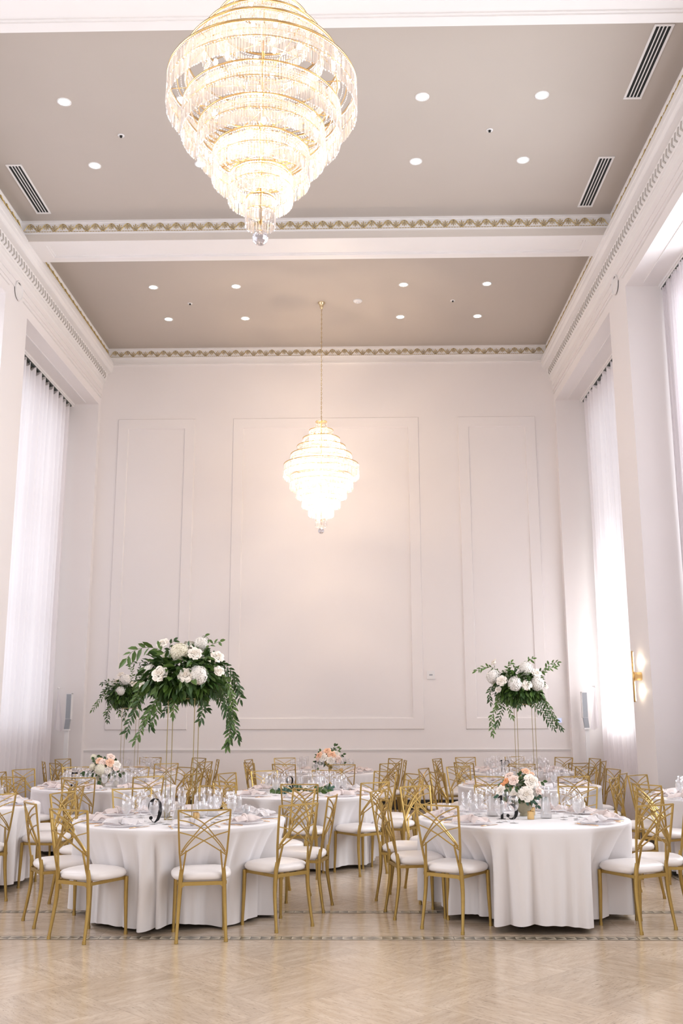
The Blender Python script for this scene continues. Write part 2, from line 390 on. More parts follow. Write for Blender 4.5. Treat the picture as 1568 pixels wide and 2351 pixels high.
# beams with recessed undersides
XLIP, XRIP = -4.749, XC2+4.749
for bi, (y0, y1) in enumerate(((2.94, 3.59), (7.94, 8.59), (12.98, 13.63))):
    mb = MB(); x0, x1 = XLIP-.13, XRIP+.13
    mb.box(x0, x1, y0, y1, 8.345, ZC+.01)
    mb.box(x0, x1, y0, y0+.13, 8.317, 8.345); mb.box(x0, x1, y1-.13, y1, 8.317, 8.345)
    mb.box(x0, x0+.35, y0+.13, y1-.13, 8.317, 8.345); mb.box(x1-.35, x1, y0+.13, y1-.13, 8.317, 8.345)
    mb.box(x0+.35, x1-.35, y1-.16, y1-.13, 8.331, 8.345); mb.box(x0+.35, x1-.35, y0+.13, y0+.16, 8.331, 8.345)
    mb.box(x0+.35, x0+.38, y0+.16, y1-.16, 8.331, 8.345); mb.box(x1-.38, x1-.35, y0+.16, y1-.16, 8.331, 8.345)
    # crown mouldings on both faces
    for yy, sg in ((y0, -1), (y1, 1)):
        mb.box(x0, x1, min(yy, yy+sg*.035), max(yy, yy+sg*.035), 8.598, ZC); mb.box(x0, x1, min(yy, yy+sg*.02), max(yy, yy+sg*.02), 8.452, 8.598)
        mb.box(x0, x1, min(yy, yy+sg*.012), max(yy, yy+sg*.012), 8.43, 8.452)
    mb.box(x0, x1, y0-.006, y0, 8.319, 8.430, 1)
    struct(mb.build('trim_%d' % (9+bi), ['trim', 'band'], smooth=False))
# crown on the back wall
mb = MB(); mb.box(-4.85, 3.62, YB-.045, YB, 8.598, ZC); mb.box(-4.85, 3.62, YB-.028, YB, 8.452, 8.598); mb.box(-4.85, 3.62, YB-.04, YB, 8.435, 8.452)
mb.box(-4.85, 3.62, YB-.018, YB, 8.33, 8.435); mb.box(-4.85, 3.62, YB-.026, YB, 8.30, 8.33)
struct(mb.build('trim_12', 'trim', smooth=False))
# gilded frieze: palmettes, lotus buds and a scrolling ribbon, one mesh per run
def frieze(name, org, du, dn, dv, length):
    org, du, dn, dv = Vector(org), Vector(du), Vector(dn), Vector(dv)
    P = .2316; n = max(1, round(length/P)); P = length/n; mb = MB()
    def T(u, v, d=.004): return org+du*u+dv*v+dn*d
    def leaf(u, v, a, L, w):
        cx, sn = cos(a), sin(a)
        pts = [(0, 0), (L*.35, w*.6), (L*.75, w), (L, w*.35), (L, -w*.35), (L*.75, -w), (L*.35, -w*.6)]
        vs = [T(u+p*cx-q*sn, v+p*sn+q*cx, .003) for p, q in pts]+[T(u+L*.65*cx, v+L*.65*sn, .009)]
        mb.add(vs, [(i, (i+1) % 7, 7) for i in range(7)])
    def rib(pts, w):
        vs = []; k = len(pts)
        for i, (u, v) in enumerate(pts):
            a = pts[max(i-1, 0)]; b = pts[min(i+1, k-1)]; tx, ty = b[0]-a[0], b[1]-a[1]; l = hypot(tx, ty) or 1; nx, ny = -ty/l*w, tx/l*w
            vs += [T(u+nx, v+ny, .003), T(u, v, .009), T(u-nx, v-ny, .003)]
        mb.add(vs, [(3*i+j, 3*i+3+j, 3*i+4+j, 3*i+1+j) for i in range(k-1) for j in (0, 1)])
    for i in range(n):
        u0 = (i+.5)*P
        for k in range(7):
            a = -pi/2+(k-3)*.48; leaf(u0, .098, a, .074-.006*abs(k-3), .0058)
        for s_ in (-1, 1): rib([(u0+s_*(.012+.010*cos(t)), .110+.010*sin(t)) for t in [j*.9 for j in range(6)]], .003)
        ul = u0+P/2
        if i < n-1:
            for k in range(5): a = pi/2+(k-2)*.62; leaf(ul, .045, a, .070-.008*abs(k-2), .0062)
            for s_ in (-1, 1): rib([(ul+s_*(.016+.012*cos(t)), .030+.012*sin(t)) for t in [j*.9 for j in range(6)]], .0035)
        pts = []
        for j in range(-9, 10):
            t = j/9*.5; c = cos(2*pi*t); c = math.copysign(abs(c)**.7, c); pts.append((u0+t*P, .068+.054*c))
        rib(pts, .0048)
        for j in range(6): mb.add([T(u0-P/2+(j+.1)*P/6, -.002, .006), T(u0-P/2+(j+.85)*P/6, -.002, .006), T(u0-P/2+(j+.85)*P/6, .007, .006), T(u0-P/2+(j+.1)*P/6, .007, .006)], [(0, 1, 2, 3)])
    return struct(mb.build(name, 'gild', smooth=False))
frieze('trim_13', (-4.84, YB-.029, 8.455), (1, 0, 0), (0, -1, 0), (0, 0, 1), 8.45)
frieze('trim_14', (-4.84, 12.959, 8.455), (1, 0, 0), (0, -1, 0), (0, 0, 1), 8.45)
frieze('trim_15', (-4.832, 13.66, 8.457), (0, 1, 0), (1, 0, .25), (-.25, 0, .97), 4.31)
frieze('trim_16', (XC2+4.832, 13.66, 8.457), (0, 1, 0), (-1, 0, .25), (.25, 0, .97), 4.31)
frieze('trim_17', (-4.832, 8.62, 8.457), (0, 1, 0), (1, 0, .25), (-.25, 0, .97), 4.31)
frieze('trim_18', (XC2+4.832, 8.62, 8.457), (0, 1, 0), (-1, 0, .25), (.25, 0, .97), 4.31)
# panel mouldings on the back wall: raised frames
def bevel_frame(mb, x0, x1, z0, z1, w, d, y):
    q = [(x0, z0), (x1, z0), (x1, z1), (x0, z1)]; e = .012
    rings = [(0, 0), (e, d), (w-e, d), (w, 0)]
    vs = []
    for ins, dd in rings:
        for (x, z) in ((x0+ins, z0+ins), (x1-ins, z0+ins), (x1-ins, z1-ins), (x0+ins, z1-ins)): vs.append((x, y-dd, z))
    fs = [(i*4+k, i*4+(k+1) % 4, i*4+4+(k+1) % 4, i*4+4+k) for i in range(3) for k in range(4)]
    mb.add(vs, fs)
for i, (a, b) in enumerate(((-4.605, -3.122), (-2.399, 1.144), (1.888, 3.363))):
    mb = MB(); bevel_frame(mb, a, b, 1.376, 7.203, .208, .022, YB); struct(mb.build('trim_%d' % (19+i), 'wall', smooth=False))
mb = MB(); mb.box(-4.965, 3.735, YB-.014, YB, 1.0, 1.022); mb.box(-4.965, 3.735, YB-.022, YB, 1.022, 1.034); struct(mb.build('trim_22', 'trim', smooth=False))
mb = MB(); mb.box(-4.965, 3.735, YB-.02, YB, .0, .168); struct(mb.build('baseboard_back', 'black', smooth=False))
mb = MB()
edges = [YF]+[v for ab in BAYS for v in ab]+[YB]
for i in range(0, len(edges), 2): mb.box(XL, XL+.015, edges[i], edges[i+1], 0, .168)
struct(mb.build('baseboard_left', 'black', smooth=False))
mb = MB()
for i in range(0, len(edges), 2): mb.box(XR-.015, XR, edges[i], edges[i+1], 0, .168)
struct(mb.build('baseboard_right', 'black', smooth=False))
# stone inlay borders in the floor (mirrored triangles between two fillets)
def inlay(name, y0, y1, xa, xb, along='x', marks=None):
    mb = MB(); z = .0012; T = (lambda u, v, zz: (u, v, zz)) if along == 'x' else (lambda u, v, zz: (v, u, zz))
    def poly(pts, mi, zz=z):
        if along != 'x': pts = pts[::-1]
        mb.add([T(u, v, zz) for u, v in pts], [tuple(range(len(pts)))], mi)
    poly([(xa, y0), (xb, y0), (xb, y1), (xa, y1)], 0)
    h = y1-y0
    for v in (y0, y1-.010): poly([(xa, v), (xb, v), (xb, v+.010), (xa, v+.010)], 1, z+.0004)
    marks = marks or [xa, xb]; p = .0743; ya, yb = y0+.018, y1-.018; ym = (ya+yb)/2
    u = xa
    while u < xb-p:
        m = min(marks, key=lambda q: abs(q-u)); nxt = min([q for q in marks if q > u] or [xb]); prv = max([q for q in marks if q <= u] or [xa])
        right = (u-prv) < (nxt-u)
        if right: tri = [(u+.006, ym), (u+p, ya), (u+p, yb)]
        else: tri = [(u, ya), (u+p-.006, ym), (u, yb)]
        poly(tri, 1, z+.0004)
        sk = .012
        poly([(u+p-.003, ya), (u+p+.003, ya), (u+p+.003, yb), (u+p-.003, yb)], 1, z+.0005)
        u += p
    o = mb.build(name, ['inlayl', 'inlayd'], smooth=False); return struct(o)
marks = [-.64+1.30*k for k in range(-3, 4)]
inlay('trim_23', 7.613, 7.729, -4.9, 3.7, 'x', marks)
inlay('trim_24', 8.614, 8.717, -4.5, 3.3, 'x', [m+.03 for m in marks])
inlay('trim_25', 3.13, 3.27, 8.75, 17.2, 'y', [9.5+1.3*k for k in range(7)])
inlay('trim_26', -4.50, -4.36, 8.75, 17.2, 'y', [9.5+1.3*k for k in range(7)])

# ================================================================== CURTAINS
def curtain(side, y0, y1, label, bunch=False, seed=1):
    S = lambda x: sx(x, side); rnd = random.Random(seed)
    root = thing('curtain', label, 'curtain', (S(-5.47), (y0+y1)/2, 0), 0, None)
    ox, oy = S(-5.47), (y0+y1)/2; sg = 1 if side == 'left' else -1
    npl = int((y1-y0)/(.055 if bunch else .235)); ny = npl*14; nz = 26; vs = []; ph = [rnd.uniform(-.6, .6) for _ in range(npl+2)]; am = [rnd.uniform(.6, 1.25) for _ in range(npl+2)]
    ztop = ZN-.085
    for j in range(nz+1):
        t = j/nz; tt = t**1.5
        for i in range(ny+1):
            s_ = i/ny*npl; k = int(s_); a = am[k]*(1-(s_-k))+am[k+1]*(s_-k); p_ = ph[k]*(1-(s_-k))+ph[k+1]*(s_-k)
            w = sin(2*pi*s_+p_*t); amp = (.05 if bunch else .062)*a
            d = amp*w*(1-.18*t)+.018*sin(4.4*pi*s_+3*t+p_)
            peak = (1-cos(2*pi*s_))/2
            z = ztop-(.105*(1-peak)**2 if j == 0 else 0)
            z = z*(1-t)+.012*t if j else z
            yy = y0+(y1-y0)*i/ny+.02*sin(2*pi*s_*.5+2*p_)*t
            if yy > y1+.02: yy = y1+.02
            vs.append((sg*d, yy-oy, z))
    fs = [(j*(ny+1)+i, j*(ny+1)+i+1, (j+1)*(ny+1)+i+1, (j+1)*(ny+1)+i) for j in range(nz) for i in range(ny)]
    mb = MB(); mb.add(vs, fs); mb.build('fabric', 'sheer', root)
    return root
def ctrack(side, y0, y1, label, olive):
    S = lambda x: sx(x, side)
    root = thing('curtain_track', label, 'curtain track', (S(-5.47), (y0+y1)/2, ZN-.085)); oy = (y0+y1)/2; sg = 1 if side == 'left' else -1
    mb = MB(); mb.box(-.022, .022, y0-oy, y1-oy, 0.0, .030); mb.build('rail', 'track', root, smooth=False)
    mb = MB(); n = int((y1-y0)/.235)
    for k in range(n):
        yy = y0+(k+.5)*(y1-y0)/n-oy; mb.box(-.006, .006, yy-.006, yy+.006, -.035, 0)
    mb.build('glider', 'track', root, smooth=False)
    if olive:
        mb = MB(); mb.box(-.075*sg, -.055*sg, y0-oy, y1-oy, -.17, .03); part(mb.build('pelmet', 'olive', root, smooth=False), 'olive header board glimpsed between the pleats')
    return root
ctrack('left', 13.76, 17.74, 'dark curtain track with olive header in the far left window recess', True)
curtain('left', 13.80, 17.66, 'white sheer pleated curtain covering the far left window recess', seed=3)
ctrack('right', 13.76, 17.72, 'dark curtain track in the far right window recess', False)
curtain('right', 13.80, 17.60, 'white sheer curtain glowing with daylight in the far right window recess', seed=5)
ctrack('right', 8.74, 12.78, 'dark curtain track in the recess cropped by the right edge', False)
curtain('right', 11.72, 12.72, 'gathered white curtain bunched in the recess at the right edge', bunch=True, seed=8)
ctrack('left', 8.74, 12.78, 'dark curtain track of the recess beyond the left edge', True)
curtain('left', 8.80, 12.40, 'white sheer curtain of the recess beyond the left edge', seed=11)
# loose tie ends hanging beside the far curtains
def tie(side, label):
    S = lambda x: sx(x, side); o = thing('curtain_tieback', label, 'tieback', (S(-5.36), 17.62, 2.10))
    mb = MB(); vs = []; n = 10; m = 16
    for j in range(m+1):
        t = j/m; w = .02+.16*t**1.2
        for i in range(n+1):
            a = i/n; vs.append(((a-.3)*w*(-1 if side == 'right' else 1), .025*sin(a*9+t*2)*t-.01, -.72*t+.02*sin(a*7)*t))
    mb.add(vs, [(j*(n+1)+i, j*(n+1)+i+1, (j+1)*(n+1)+i+1, (j+1)*(n+1)+i) for j in range(m) for i in range(n)]); mb.build('tail', 'sheer', o)
    mb = MB(); mb.ball((0, 0, .01), .022, n=8); mb.tube([(0, 0, .01), (0, .2, .02)], .006, 6); mb.build('knob', 'plastic', o)
tie('left', 'sheer white fabric tail hanging beside the far left curtain'); tie('right', 'sheer white fabric tail hanging beside the far right curtain')

# ================================================================== CEILING FIXTURES
proto = None
for bay, ys in (('nearer', (10.17, 11.52)), ('farther', (15.21, 16.55)), ('', (5.13, 6.48))):
    for ri, y in enumerate(ys):
        for ci, x in enumerate((-3.412, -2.028, .763, 2.146)):
            if bay:
                lab = 'glowing round downlight, %s row, %s, in the %s ceiling bay' % (('front', 'back')[ri], ('far left', 'inner left', 'inner right', 'far right')[ci], bay)
                if proto is None:
                    proto = thing('recessed_downlight', lab, 'ceiling light', (x, y, ZC), 0, 'recessed ceiling downlights')
                    mb = MB(); mb.lathe([(.083, -.001), (.083, -.006), (.068, -.007), (.062, -.003)], 28); mb.build('trim_ring', 'plastic', proto)
                    mb = MB(); mb.lathe([(.063, -.004), (.03, -.0045), (0.0, -.0045)], 28); mb.build('lens', 'downlens', proto)
                else: dup(proto, (x, y, ZC), 0, lab)
            l = bpy.data.lights.new('downlight_lamp', 'SPOT'); l.energy = DOWN_W; l.color = (1, .9, .78); l.spot_size = radians(110); l.spot_blend = .6; l.shadow_soft_size = .05
            o = bpy.data.objects.new('downlight_lamp', l); COL.objects.link(o); o.location = (x, y, ZC-.03)
sp = None
for (x, y, lab) in ((-2.91, 10.86, 'left of the nearer bay'), (1.63, 10.85, 'right of the nearer bay'), (-2.91, 15.88, 'left of the farther bay'), (1.64, 15.87, 'right of the farther bay')):
    lab = 'small white ceiling sprinkler between downlights, '+lab
    if sp is None:
        sp = thing('ceiling_sprinkler', lab, 'sprinkler', (x, y, ZC), 0, 'ceiling sprinklers')
        mb = MB(); mb.lathe([(.042, -.001), (.040, -.007), (.022, -.009), (.018, -.004)], 20); mb.build('escutcheon', 'plastic', sp)
        mb = MB(); mb.lathe([(.012, -.004), (.010, -.020), (.016, -.022), (.016, -.025), (0, -.025)], 12); mb.build('sprinkler_head', 'ventdark', sp)
    else: dup(sp, (x, y, ZC), 0, lab)
sd = thing('smoke_detector', 'round white smoke detector on ceiling near the far chandelier canopy', 'smoke detector', (0.0, 15.83, ZC))
mb = MB(); mb.lathe([(.078, -.001), (.078, -.014), (.062, -.03), (0, -.034)], 24); mb.build('housing', 'plastic', sd)
mb = MB(); mb.lathe([(.03, -.0335), (.028, -.046), (0, -.048)], 16); mb.build('sensor', 'plastic', sd)
vp = None
for x0, y0, lab in ((-4.565, 11.465, 'white slotted air vent at left of the taupe ceiling'), (3.105, 11.46, 'lower white slotted air vent at right of the ceiling'), (3.105, 8.995, 'upper white slotted air vent touching the near right beam')):
    if vp is None:
        vp = thing('linear_air_vent', lab, 'air vent', (x0, y0, ZC), 0, 'slotted ceiling vents')
        w, L = .208, 1.262; mb = MB()
        mb.box(0, w, 0, .03, -.012, -.001); mb.box(0, w, L-.03, L, -.012, -.001); mb.box(0, .026, .03, L-.03, -.008, -.001); mb.box(w-.026, w, .03, L-.03, -.008, -.001)
        mb.build('frame', 'vent', vp, smooth=False)
        mb = MB(); mb.box(.026, w-.026, .03, L-.03, -.003, -.001); mb.build('dark_slot', 'ventdark', vp, smooth=False)
        for k in range(3): mb = MB(); xx = .026+(k+1)*.0395-.0065; mb.box(xx, xx+.013, .03, L-.03, -.006, -.003); mb.build('louvre', 'vent', vp, smooth=False)
    else: dup(vp, (x0, y0, ZC), 0, lab)

# ================================================================== CHANDELIERS
TR = [.095, .200, .310, .406, .512, .626, .521, .417, .315, .204, .095]
ZT = [1.87, 1.72, 1.575, 1.435, 1.29, 1.115, .92, .765, .60, .435, .27]      # ring heights above the lowest point (z 4.60)
FH = [.145, .15, .145, .145, .165, .215, .215, .20, .20, .185, .185]
def prism_row(mb, R, ztop, h, pitch, w, seed, tilt=0):
    n = max(8, int(2*pi*R/pitch)); rnd = random.Random(seed)
    for k in range(n):
        a = 2*pi*(k+.5)/n; ca, sa = cos(a), sin(a); rr = R+rnd.uniform(-.003, .003); tw = rnd.uniform(-.5, .5)
        tx, ty = -sa*cos(tw)+ca*sin(tw), ca*cos(tw)+sa*sin(tw); nx, ny = ty, -tx
        cx, cy_ = rr*ca, rr*sa; d = w*.32
        def P(s_, t_, z): return (cx+tx*w/2*s_+nx*d*t_, cy_+ty*w/2*s_+ny*d*t_, z)
        z0, z1, z2, z3 = ztop, ztop-h*.07, ztop-h*.92, ztop-h
        mb.add([P(0, 0, z0), P(1, 0, z1), P(0, 1, z1), P(-1, 0, z1), P(0, -1, z1), P(1, 0, z2), P(0, 1, z2), P(-1, 0, z2), P(0, -1, z2), P(0, 0, z3)],
               [(0, 2, 1), (0, 3, 2), (0, 4, 3), (0, 1, 4), (1, 2, 6, 5), (2, 3, 7, 6), (3, 4, 8, 7), (4, 1, 5, 8), (9, 5, 6), (9, 6, 7), (9, 7, 8), (9, 8, 5)])
def bead_row(mb, R, z, pitch, r):
    n = int(2*pi*R/pitch)
    for k in range(n):
        a = 2*pi*k/n; x, y = R*cos(a), R*sin(a)
        mb.add([(x, y, z-r), (x+r, y, z), (x, y+r, z), (x-r, y, z), (x, y-r, z), (x, y, z+r)], [(0, 2, 1), (0, 3, 2), (0, 4, 3), (0, 1, 4), (5, 1, 2), (5, 2, 3), (5, 3, 4), (5, 4, 1)])
def ring(mb, R, z, r, n=72): mb.lathe([(R-r, z-r), (R+r, z-r), (R+r, z+r), (R-r, z+r), (R-r, z-r)], n)
def chandelier(loc, label, kw):
    t = thing('crystal_chandelier', label, 'chandelier', loc, 0, 'tiered crystal chandeliers')
    for i, (R, z, h) in enumerate(zip(TR, ZT, FH)):
        mb = MB(); ring(mb, R, z, .0055 if i < 6 else .0036)
        ring(mb, R+.001, z-h*.50, .0022)
        if i >= 5 and i < 10:
            for k in (.90, .80): ring(mb, R*k, z-h*.04, .003)
        tier = mb.build('tier_ring', 'goldleaf', t)
        mb = MB()
        if i < 5:
            bead_row(mb, R, z-.018, .016, .0055); prism_row(mb, R, z-.03, h*.42, .0185, .013, i); prism_row(mb, R+.002, z-.03-h*.44, h*.45, .0185, .013, i+30)
        else:
            bead_row(mb, R, z-.014, .016, .0055); prism_row(mb, R, z-.024, h*.45, .0195, .0175, i); prism_row(mb, R+.002, z-.024-h*.45, h*.5, .0195, .0175, i+30)
        mb.build('prism_fringe', 'crystal', tier, smooth=False)['kind'] = 'stuff'
        if i >= 5 and i < 10:
            R2 = TR[i+1]; mb = MB()
            for q in range(3):
                rr = R2+(R-R2)*(q+.5)/3; bead_row(mb, rr, z-.012*(q+1), .018, .005)
            mb.build('bead_strand', 'crystal', tier, smooth=False)['kind'] = 'stuff'
    # spokes and hub
    mb = MB(); mb.tube([(0, 0, .10), (0, 0, 1.90)], .012, 8)
    for i, (R, z) in enumerate(zip(TR, ZT)):
        if i in (1, 3, 5, 6, 7, 8, 9):
            for k in range(6): a = 2*pi*k/6+.2*i; mb.tube([(0, 0, z), (R*cos(a), R*sin(a), z)], .0035, 5)
    mb.build('frame', 'goldleaf', t)
    mb = MB(); mb.lathe([(.095, ZT[0]), (.06, ZT[0]+.012), (.02, ZT[0]+.02), (0, ZT[0]+.02)], 24); mb.build('top_cap', 'goldleaf', t)
    for i in (1, 2, 3, 4, 5, 6, 7, 8, 9):
        n = {1: 2, 2: 3, 3: 4, 4: 4, 5: 6, 6: 5, 7: 4, 8: 3, 9: 2}[i]
        for k in range(n):
            a = 2*pi*(k+.3*i)/n; r = TR[i]*.62; mb = MB(); mb.ball((r*cos(a), r*sin(a), ZT[i]-FH[i]*.45), .016, n=8, sz=1.6); mb.build('bulb', 'bulb', t)
    for i, e in ((1, .6), (3, 1.0), (5, 1.5), (6, 1.3), (8, .9), (9, .5)):
        a = i*2.1; r = TR[i]*.45
        point('chandelier_lamp', (loc[0]+r*cos(a), loc[1]+r*sin(a), loc[2]+ZT[i]-FH[i]*.5), CH_W*kw*e, WARM, .06)
    mb = MB(); mb.tube([(0, 0, .04), (0, 0, .11)], .002, 5); mb.build('wire', 'brass', t)
    mb = MB(); mb.ball((0, 0, 0.0), .052, n=12); mb.build('crystal_ball', 'crystalball', t, smooth=False)
    # chain and canopy
    zt = ZC-loc[2]; z0 = ZT[0]+.02; mb = MB(); n = int((zt-.12-z0)/.042)
    for k in range(n):
        zc_ = z0+(zt-.12-z0)*(k+.5)/n; hh = .026; pts = [((.011*cos(q)) if k % 2 else 0, 0 if k % 2 else .011*cos(q), zc_+hh*sin(q)) for q in [2*pi*j/10 for j in range(11)]]
        mb.tube(pts, .0032, 5, cap=False)
    mb.tube([(.004, .004, z0), (.004, .004, zt-.1)], .003, 5); mb.build('chain', 'brass', t)
    mb = MB(); mb.lathe([(.062, zt-.001), (.062, zt-.012), (.05, zt-.03), (.034, zt-.055), (.036, zt-.07), (.026, zt-.085), (.030, zt-.10), (.012, zt-.115), (0, zt-.12)], 24); mb.build('canopy', 'brass', t)
    return t
chandelier((-.628, 15.9, 4.60), 'far crystal chandelier, whole, hanging on a long gold chain before the back wall', 1.5)
chandelier((-.628, 5.83, 4.613), 'large near crystal chandelier cropped by the top of the picture', .72)

# ================================================================== WALL FITTINGS
t = thing('wall_sconce', 'gold bar wall sconce with warm glow on the right pilaster', 'wall light', (XR, 13.29, 2.11))
mb = MB(); mb.tube([(-.105, 0, -.335), (-.105, 0, .335)], .012, 10); mb.build('bar', 'goldleaf', t)
mb = MB(); mb.box(-.094, -.086, -.008, .008, -.32, -.07); mb.box(-.094, -.086, -.008, .008, .07, .32); mb.build('led_strip', 'led', t, smooth=False)
mb = MB(); n = 24; vs = []
for xx, r in ((0, .056), (-.095, .056), (-.098, .05), (-.098, 0)):
    for k in range(n): a = 2*pi*k/n; vs.append((xx, r*cos(a), r*sin(a)))
mb.add(vs, [(i*n+k, i*n+(k+1) % n, (i+1)*n+(k+1) % n, (i+1)*n+k) for i in range(3) for k in range(n)]); mb.build('mount', 'goldleaf', t, ang=40)
for dz in (-.19, .19):
    l = bpy.data.lights.new('sconce_lamp', 'AREA'); l.shape = 'RECTANGLE'; l.size = .02; l.size_y = .24; l.energy = .45; l.color = (1, .85, .62)
    o = bpy.data.objects.new('sconce_lamp', l); COL.objects.link(o); o.location = (XR-.083, 13.29, 2.11+dz); o.rotation_euler = (0, radians(-90), radians(0))
t = thing('thermostat', 'small white square control on the back wall beside the centre panel', 'thermostat', (1.278, YB, 2.338))
mb = MB(); mb.box(-.069, .069, -.022, 0, -.074, .074); mb.build('housing', 'plastic', t, smooth=False)
mb = MB(); mb.box(-.03, .03, -.025, -.022, -.012, .012); part(mb.build('display', 'grille', t, smooth=False), 'grey display')
t = thing('wall_control_panel', 'small white wall panel with blue screen low on back wall at right', 'control panel', (3.557, YB, 1.527))
mb = MB(); mb.box(-.055, .055, -.02, 0, -.052, .052); mb.build('housing', 'plastic', t, smooth=False)
mb = MB(); mb.box(-.03, .03, -.023, -.02, -.032, .035); part(mb.build('display', 'screen', t, smooth=False), 'blue lit screen')
# column speakers on white poles in the far recess corners
spk = None
for x, lab, f in ((-5.155, 'grey column speaker on white pole in the far left corner recess', 1), (3.93, 'grey column speaker on white pole in the far right corner recess', -1)):
    t = thing('column_speaker', lab, 'speaker', (x, 17.62, 0), 0, 'column speakers')
    mb = MB(); mb.box(-.042, .042, -.04, .05, 1.575, 2.01); mb.box(-.050, .050, -.042, .055, 2.01, 2.018); mb.box(-.05, -.042, -.042, .055, 1.57, 2.018); mb.box(.042, .05, -.042, .055, 1.57, 2.018)
    mb.build('cabinet', 'plastic', t, smooth=False)
    mb = MB(); mb.box(-.040, .040, -.046, -.040, 1.580, 2.005)
    dx = -.022*f
    mb.add([(-.04, -.046, 1.575), (.04, -.046, 1.575), (.04+dx, -.030, 1.40), (-.04+dx, -.030, 1.40), (-.04, .02, 1.575), (.04, .02, 1.575), (.04+dx, .03, 1.40), (-.04+dx, .03, 1.40)], [(0, 3, 2, 1), (4, 5, 6, 7), (0, 1, 5, 4), (1, 2, 6, 5), (2, 3, 7, 6), (3, 0, 4, 7)])
    mb.build('grille', 'grille', t, smooth=False)
    mb = MB(); mb.box(-.052+dx, .052+dx, -.036, .05, 1.375, 1.40); mb.build('bracket', 'plastic', t, smooth=False)
    mb = MB(); mb.box(-.035+dx, .035+dx, -.01, .04, .03, 1.375); mb.build('pole', 'plastic', t, smooth=False)
    mb = MB(); mb.lathe([(.16, 0), (.16, .02), (.15, .03), (0, .03)], 28, c=(dx, .015, 0)); mb.build('base', 'plastic', t)

# ================================================================== TABLES: where they stand and how each chair stands at them
TABLES = {'T1': (-1.52, 8.59), 'T2': (1.36, 8.65), 'T3': (-.66, 11.48), 'T4': (-3.2, 12.65), 'T5': (-4.08, 10.0),
          'T6': (-.60, 15.85), 'T7': (-3.70, 16.0), 'T8': (2.10, 12.75), 'T9': (3.72, 10.80), 'T10': (2.45, 16.0)}
TRAD = {'T9': .66}
PH = {'T1': 'table 9', 'T2': 'table 15', 'T3': 'the greenery garland table in mid-room', 'T4': 'the peach bouquet table at left', 'T5': 'the table cropped at left',
      'T6': 'the table below the far chandelier', 'T7': 'the far left tall-stand table', 'T8': 'the tall-stand table behind table 15', 'T9': 'the table cropped at right', 'T10': 'the back right table'}
# for each chair: middle of its top rail (x, y) and the direction it faces
SEATS = {
    'T1': [(-2.158, 7.497, 1.053), (-1.145, 7.469, 1.774), (-0.48, 7.932, 2.321), (-2.649, 8.116, 0.553), (-2.708, 9.195, -0.311), (-2.19, 9.7, -1.05), (-1.415, 10.073, -1.76), (-0.533, 9.583, -2.523), (-0.24, 8.781, -3.321)],
    'T2': [(0.578, 7.855, 0.951), (2.247, 7.841, 2.09), (0.186, 8.495, 0.19), (0.152, 9.347, -0.377), (0.527, 9.976, -0.917), (1.32, 10.15, -1.58), (2.098, 9.89, -2.037), (2.673, 9.465, -2.804), (2.688, 8.41, 2.97)],
    'T3': [(-1.452, 10.735, 0.807), (-0.623, 10.301, 1.484), (0.153, 10.574, 2.242), (0.608, 11.139, 2.658), (0.623, 12.118, -2.719), (0.308, 12.661, -2.357), (-0.437, 13.02, -1.716), (-1.232, 12.894, -0.953), (-1.634, 12.354, -0.467)],
    'T4': [(-4.015, 11.647, 1.098), (-3.213, 11.493, 1.63), (-2.45, 11.691, 2.194), (-2.019, 12.224, 2.725), (-1.955, 13.151, -2.847), (-2.396, 13.831, -2.337), (-3.12, 14.0, -1.62), (-3.95, 14.0, -1.0), (-4.481, 13.39, -0.509), (-4.52, 12.64, 0.0)],
    'T5': [(-3.148, 10.981, -2.5), (-2.794, 9.968, 3.04), (-3.25, 8.99, 2.26), (-4.09, 11.25, -1.57)],
    'T6': [(-1.123, 14.739, 1.154), (-0.269, 14.589, 1.696), (0.431, 14.925, 2.254), (0.7, 15.881, 3.186), (0.573, 16.653, -2.555), (-1.282, 17.032, -1.097), (-1.816, 16.334, -0.225), (-1.687, 15.238, 0.516)],
    'T7': [(-2.891, 15.03, 2.183), (-2.399, 15.575, 2.668), (-2.307, 16.324, -2.904), (-2.731, 17.069, -2.347), (-3.628, 17.398, -1.645), (-4.964, 16.766, -0.422), (-4.97, 15.764, 0.413), (-4.596, 15.157, 0.766)],
    'T8': [(1.469, 11.598, 1.003), (2.415, 11.565, 1.803), (3.127, 12.16, 2.628), (3.271, 13.183, -2.914), (3.049, 13.774, -2.533), (2.174, 14.072, -1.25), (1.338, 13.936, -1.085), (0.828, 13.396, -0.425), (0.933, 12.451, 0.42)],
    'T9': [(2.837, 10.167, 0.529), (3.197, 11.801, -0.852), (2.766, 11.176, -0.492)],
    'T10': [(2.328, 14.663, 1.446), (3.197, 14.888, 2.055), (3.723, 15.564, 2.719), (3.806, 16.506, -2.887), (3.411, 17.045, -2.484), (2.635, 17.39, -1.126), (1.774, 17.191, -1.177), (1.242, 16.55, -0.455), (1.203, 15.785, 0.176), (1.529, 15.1, 0.739)],
}
SEATNAMES = [(-90, 'near'), (-60, 'near-right'), (-30, 'right-near'), (0, 'right'), (30, 'right-far'), (60, 'far-right'), (90, 'far'), (120, 'far-left'), (150, 'left-far'), (180, 'left'), (210, 'left-near'), (240, 'near-left')]
